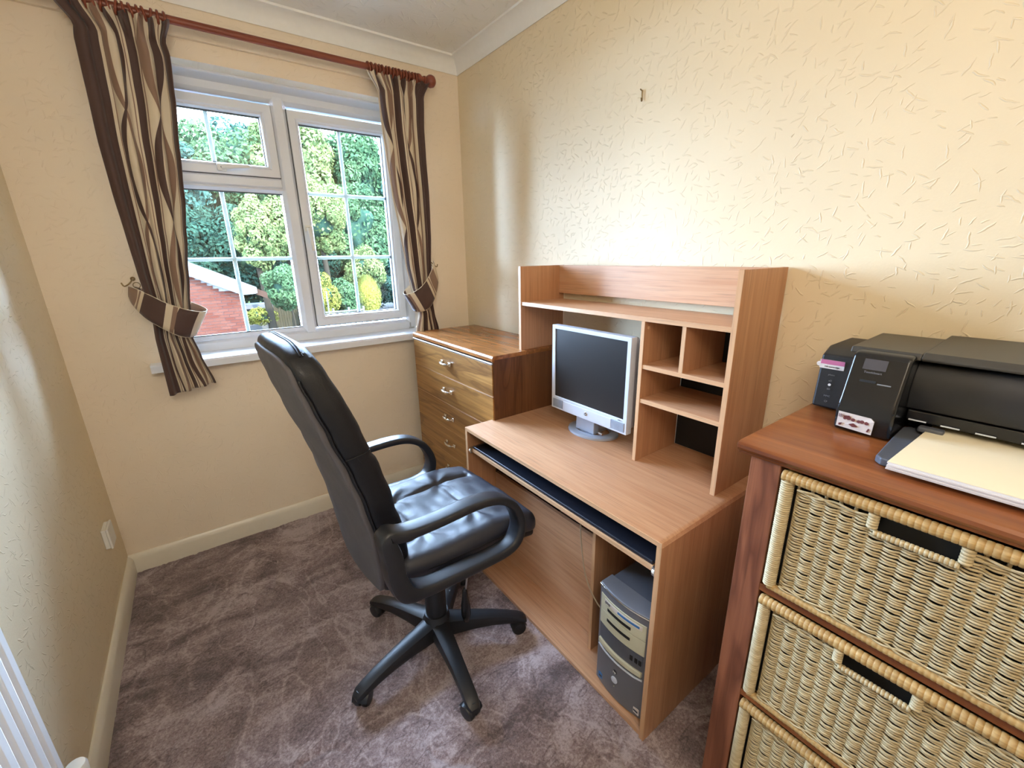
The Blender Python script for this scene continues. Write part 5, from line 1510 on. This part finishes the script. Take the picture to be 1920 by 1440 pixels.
TG = {'tree': 'trees beyond the window', 'bush': 'bushes beyond the window'}
TR = [  # name, label, x, y, crown z, radii, material, leaves, size, seed
    ('broadleaf_tree', 'tall mid-green tree behind the top of the left-hand light', 0.6, 27.5, 5.7, (3.0, 2.6, 3.6), 'leaf_mid', 11000, 0.16, 1),
    ('broadleaf_tree', 'tall tree with yellow-green top behind the window mullion', 4.6, 27.0, 5.8, (3.0, 2.6, 3.9), 'leaf_yellow', 11000, 0.16, 2),
    ('broadleaf_tree', 'tall mid-green tree behind the top of the right-hand light', 8.3, 28.0, 5.9, (3.0, 2.6, 3.8), 'leaf_mid', 10000, 0.17, 3),
    ('broadleaf_tree', 'bluish-green tree at the far right edge behind the curtain', 11.8, 27.0, 4.2, (2.8, 2.6, 3.9), 'leaf_blue', 9000, 0.17, 4),
    ('broadleaf_tree', 'bluish-green tree half hidden by the left curtain', -2.6, 25.5, 5.0, (2.8, 2.5, 3.7), 'leaf_blue', 9000, 0.16, 5),
    ('broadleaf_tree', 'dark green tree above the gable roof', 0.2, 23.6, 1.9, (2.4, 1.4, 2.2), 'leaf_dark', 9000, 0.14, 6),
    ('broadleaf_tree', 'rounded yellow-green tree in the middle of the lower left light', 1.15, 20.0, 2.55, (1.0, 1.0, 1.55), 'leaf_yellow', 5500, 0.10, 7),
    ('broadleaf_tree', 'rounded yellow-green tree close left of the mullion', 2.55, 20.5, 2.7, (1.05, 1.0, 1.6), 'leaf_yellow', 5500, 0.10, 8),
    ('broadleaf_tree', 'dark green tree low between the mullion and the bushes', 3.4, 24.0, 1.0, (2.2, 1.8, 2.7), 'leaf_dark', 8000, 0.14, 9),
    ('broadleaf_tree', 'large yellow-green tree filling the left of the right-hand light', 4.3, 21.5, 3.5, (1.5, 1.3, 2.0), 'leaf_yellow', 7500, 0.11, 10),
    ('broadleaf_tree', 'mid-green tree in the centre of the right-hand light', 7.2, 24.5, 2.9, (2.1, 1.8, 2.8), 'leaf_mid', 8500, 0.14, 11),
    ('broadleaf_tree', 'dark green tree low in the right-hand light', 7.0, 26.5, 0.2, (2.8, 1.8, 2.6), 'leaf_dark', 7000, 0.15, 12),
    ('broadleaf_tree', 'bluish tree low behind the golden conifer', 9.8, 25.0, 0.6, (2.0, 1.8, 2.6), 'leaf_blue', 7000, 0.14, 13),
    ('garden_bush', 'pale green round bush right of the house eave', 1.75, 17.8, 0.35, (0.95, 0.8, 0.95), 'leaf_mid', 5500, 0.075, 14),
    ('garden_bush', 'yellow-green bush by the thin post', 3.35, 19.0, -0.15, (0.85, 0.8, 1.0), 'leaf_gold', 4000, 0.08, 15),
    ('garden_bush', 'mid-green bush above the white railing', 4.55, 20.0, -0.4, (0.9, 0.8, 0.95), 'leaf_mid', 4000, 0.08, 16),
    ('garden_bush', 'pale yellow bush behind the golden conifer', 6.6, 22.5, 0.6, (1.2, 1.0, 1.4), 'leaf_yellow', 5000, 0.10, 17),
    ('broadleaf_tree', 'bluish-green tree far back between the two tallest trees at left', 2.7, 30.0, 5.6, (2.8, 1.4, 3.9), 'leaf_blue', 9000, 0.17, 21),
    ('broadleaf_tree', 'mid-green tree far back between the two tallest trees at right', 6.8, 30.5, 5.7, (2.8, 1.4, 4.0), 'leaf_mid', 9000, 0.17, 22),
    ('broadleaf_tree', 'dark woodland tree low behind the house eave', 1.6, 31.5, 1.2, (3.6, 1.6, 4.2), 'leaf_dark', 8000, 0.18, 18),
    ('broadleaf_tree', 'dark woodland tree seen low just right of the mullion', 7.6, 32.0, 1.0, (3.6, 1.6, 4.0), 'leaf_dark', 8000, 0.18, 19),
    ('broadleaf_tree', 'dark woodland tree low at the right end of the window', 13.6, 33.0, 0.9, (3.8, 1.6, 4.2), 'leaf_dark', 8000, 0.18, 20),
]
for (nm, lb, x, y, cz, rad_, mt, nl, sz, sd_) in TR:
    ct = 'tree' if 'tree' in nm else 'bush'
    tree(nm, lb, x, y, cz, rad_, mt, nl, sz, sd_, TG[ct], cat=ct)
# golden conifer, egg shaped
def conifer(x, y, z0, z1, r0, mat, n, seed):
    import numpy as np
    rs = np.random.RandomState(seed)
    t = thing('golden_conifer', 'golden egg-shaped conifer at the bottom of the right-hand light', 'tree', (x, y, GZ))
    k = rs.uniform(0, 1, n) ** 0.8; a = rs.uniform(0, 2 * pi, n)
    prof_ = np.sin(np.pi * np.clip(k * 0.86 + 0.10, 0, 1)) ** 0.7
    r_ = r0 * prof_ * rs.uniform(0.70, 1.10, n)
    p = np.stack([x + r_ * np.cos(a), y + r_ * np.sin(a), z0 + (z1 - z0) * k], 1)
    up_v = np.tile([0, 0, 1.0], (n, 1)) + rs.normal(scale=0.25, size=(n, 3)); up_v /= np.linalg.norm(up_v, axis=1)[:, None]
    tan = np.stack([-np.sin(a), np.cos(a), np.zeros(n)], 1)
    s = 0.15 * rs.uniform(0.6, 1.3, (n, 1))
    V = np.stack([p - tan * s * 0.35, p + up_v * s * 0.4 + tan * 0, p + up_v * s, p + tan * s * 0.35], 1).reshape(-1, 3)
    o = bpy.data.objects.new('foliage', np_mesh('foliage', V, np.arange(n * 4).reshape(-1, 4), mat, (x, y, GZ))); COL.objects.link(o); o.parent = t
    part('inner_foliage', MB().lathe([(0.05, z0), (r0 * 0.7, z0 + (z1 - z0) * 0.25), (r0 * 0.85, z0 + (z1 - z0) * 0.5), (r0 * 0.6, z0 + (z1 - z0) * 0.8), (0.05, z1 - 0.1)], (x, y, 0), 'z', 16), 'leaf_dark', t, smooth=60)  # dark core painted as the shade inside the conifer
    part('trunk', MB().tube([(x, y, GZ), (x, y, z0 + 0.5)], 0.10, 8), 'bark', t)
conifer(5.80, 20.0, -1.45, 0.52, 0.62, 'leaf_gold', 7000, 31)
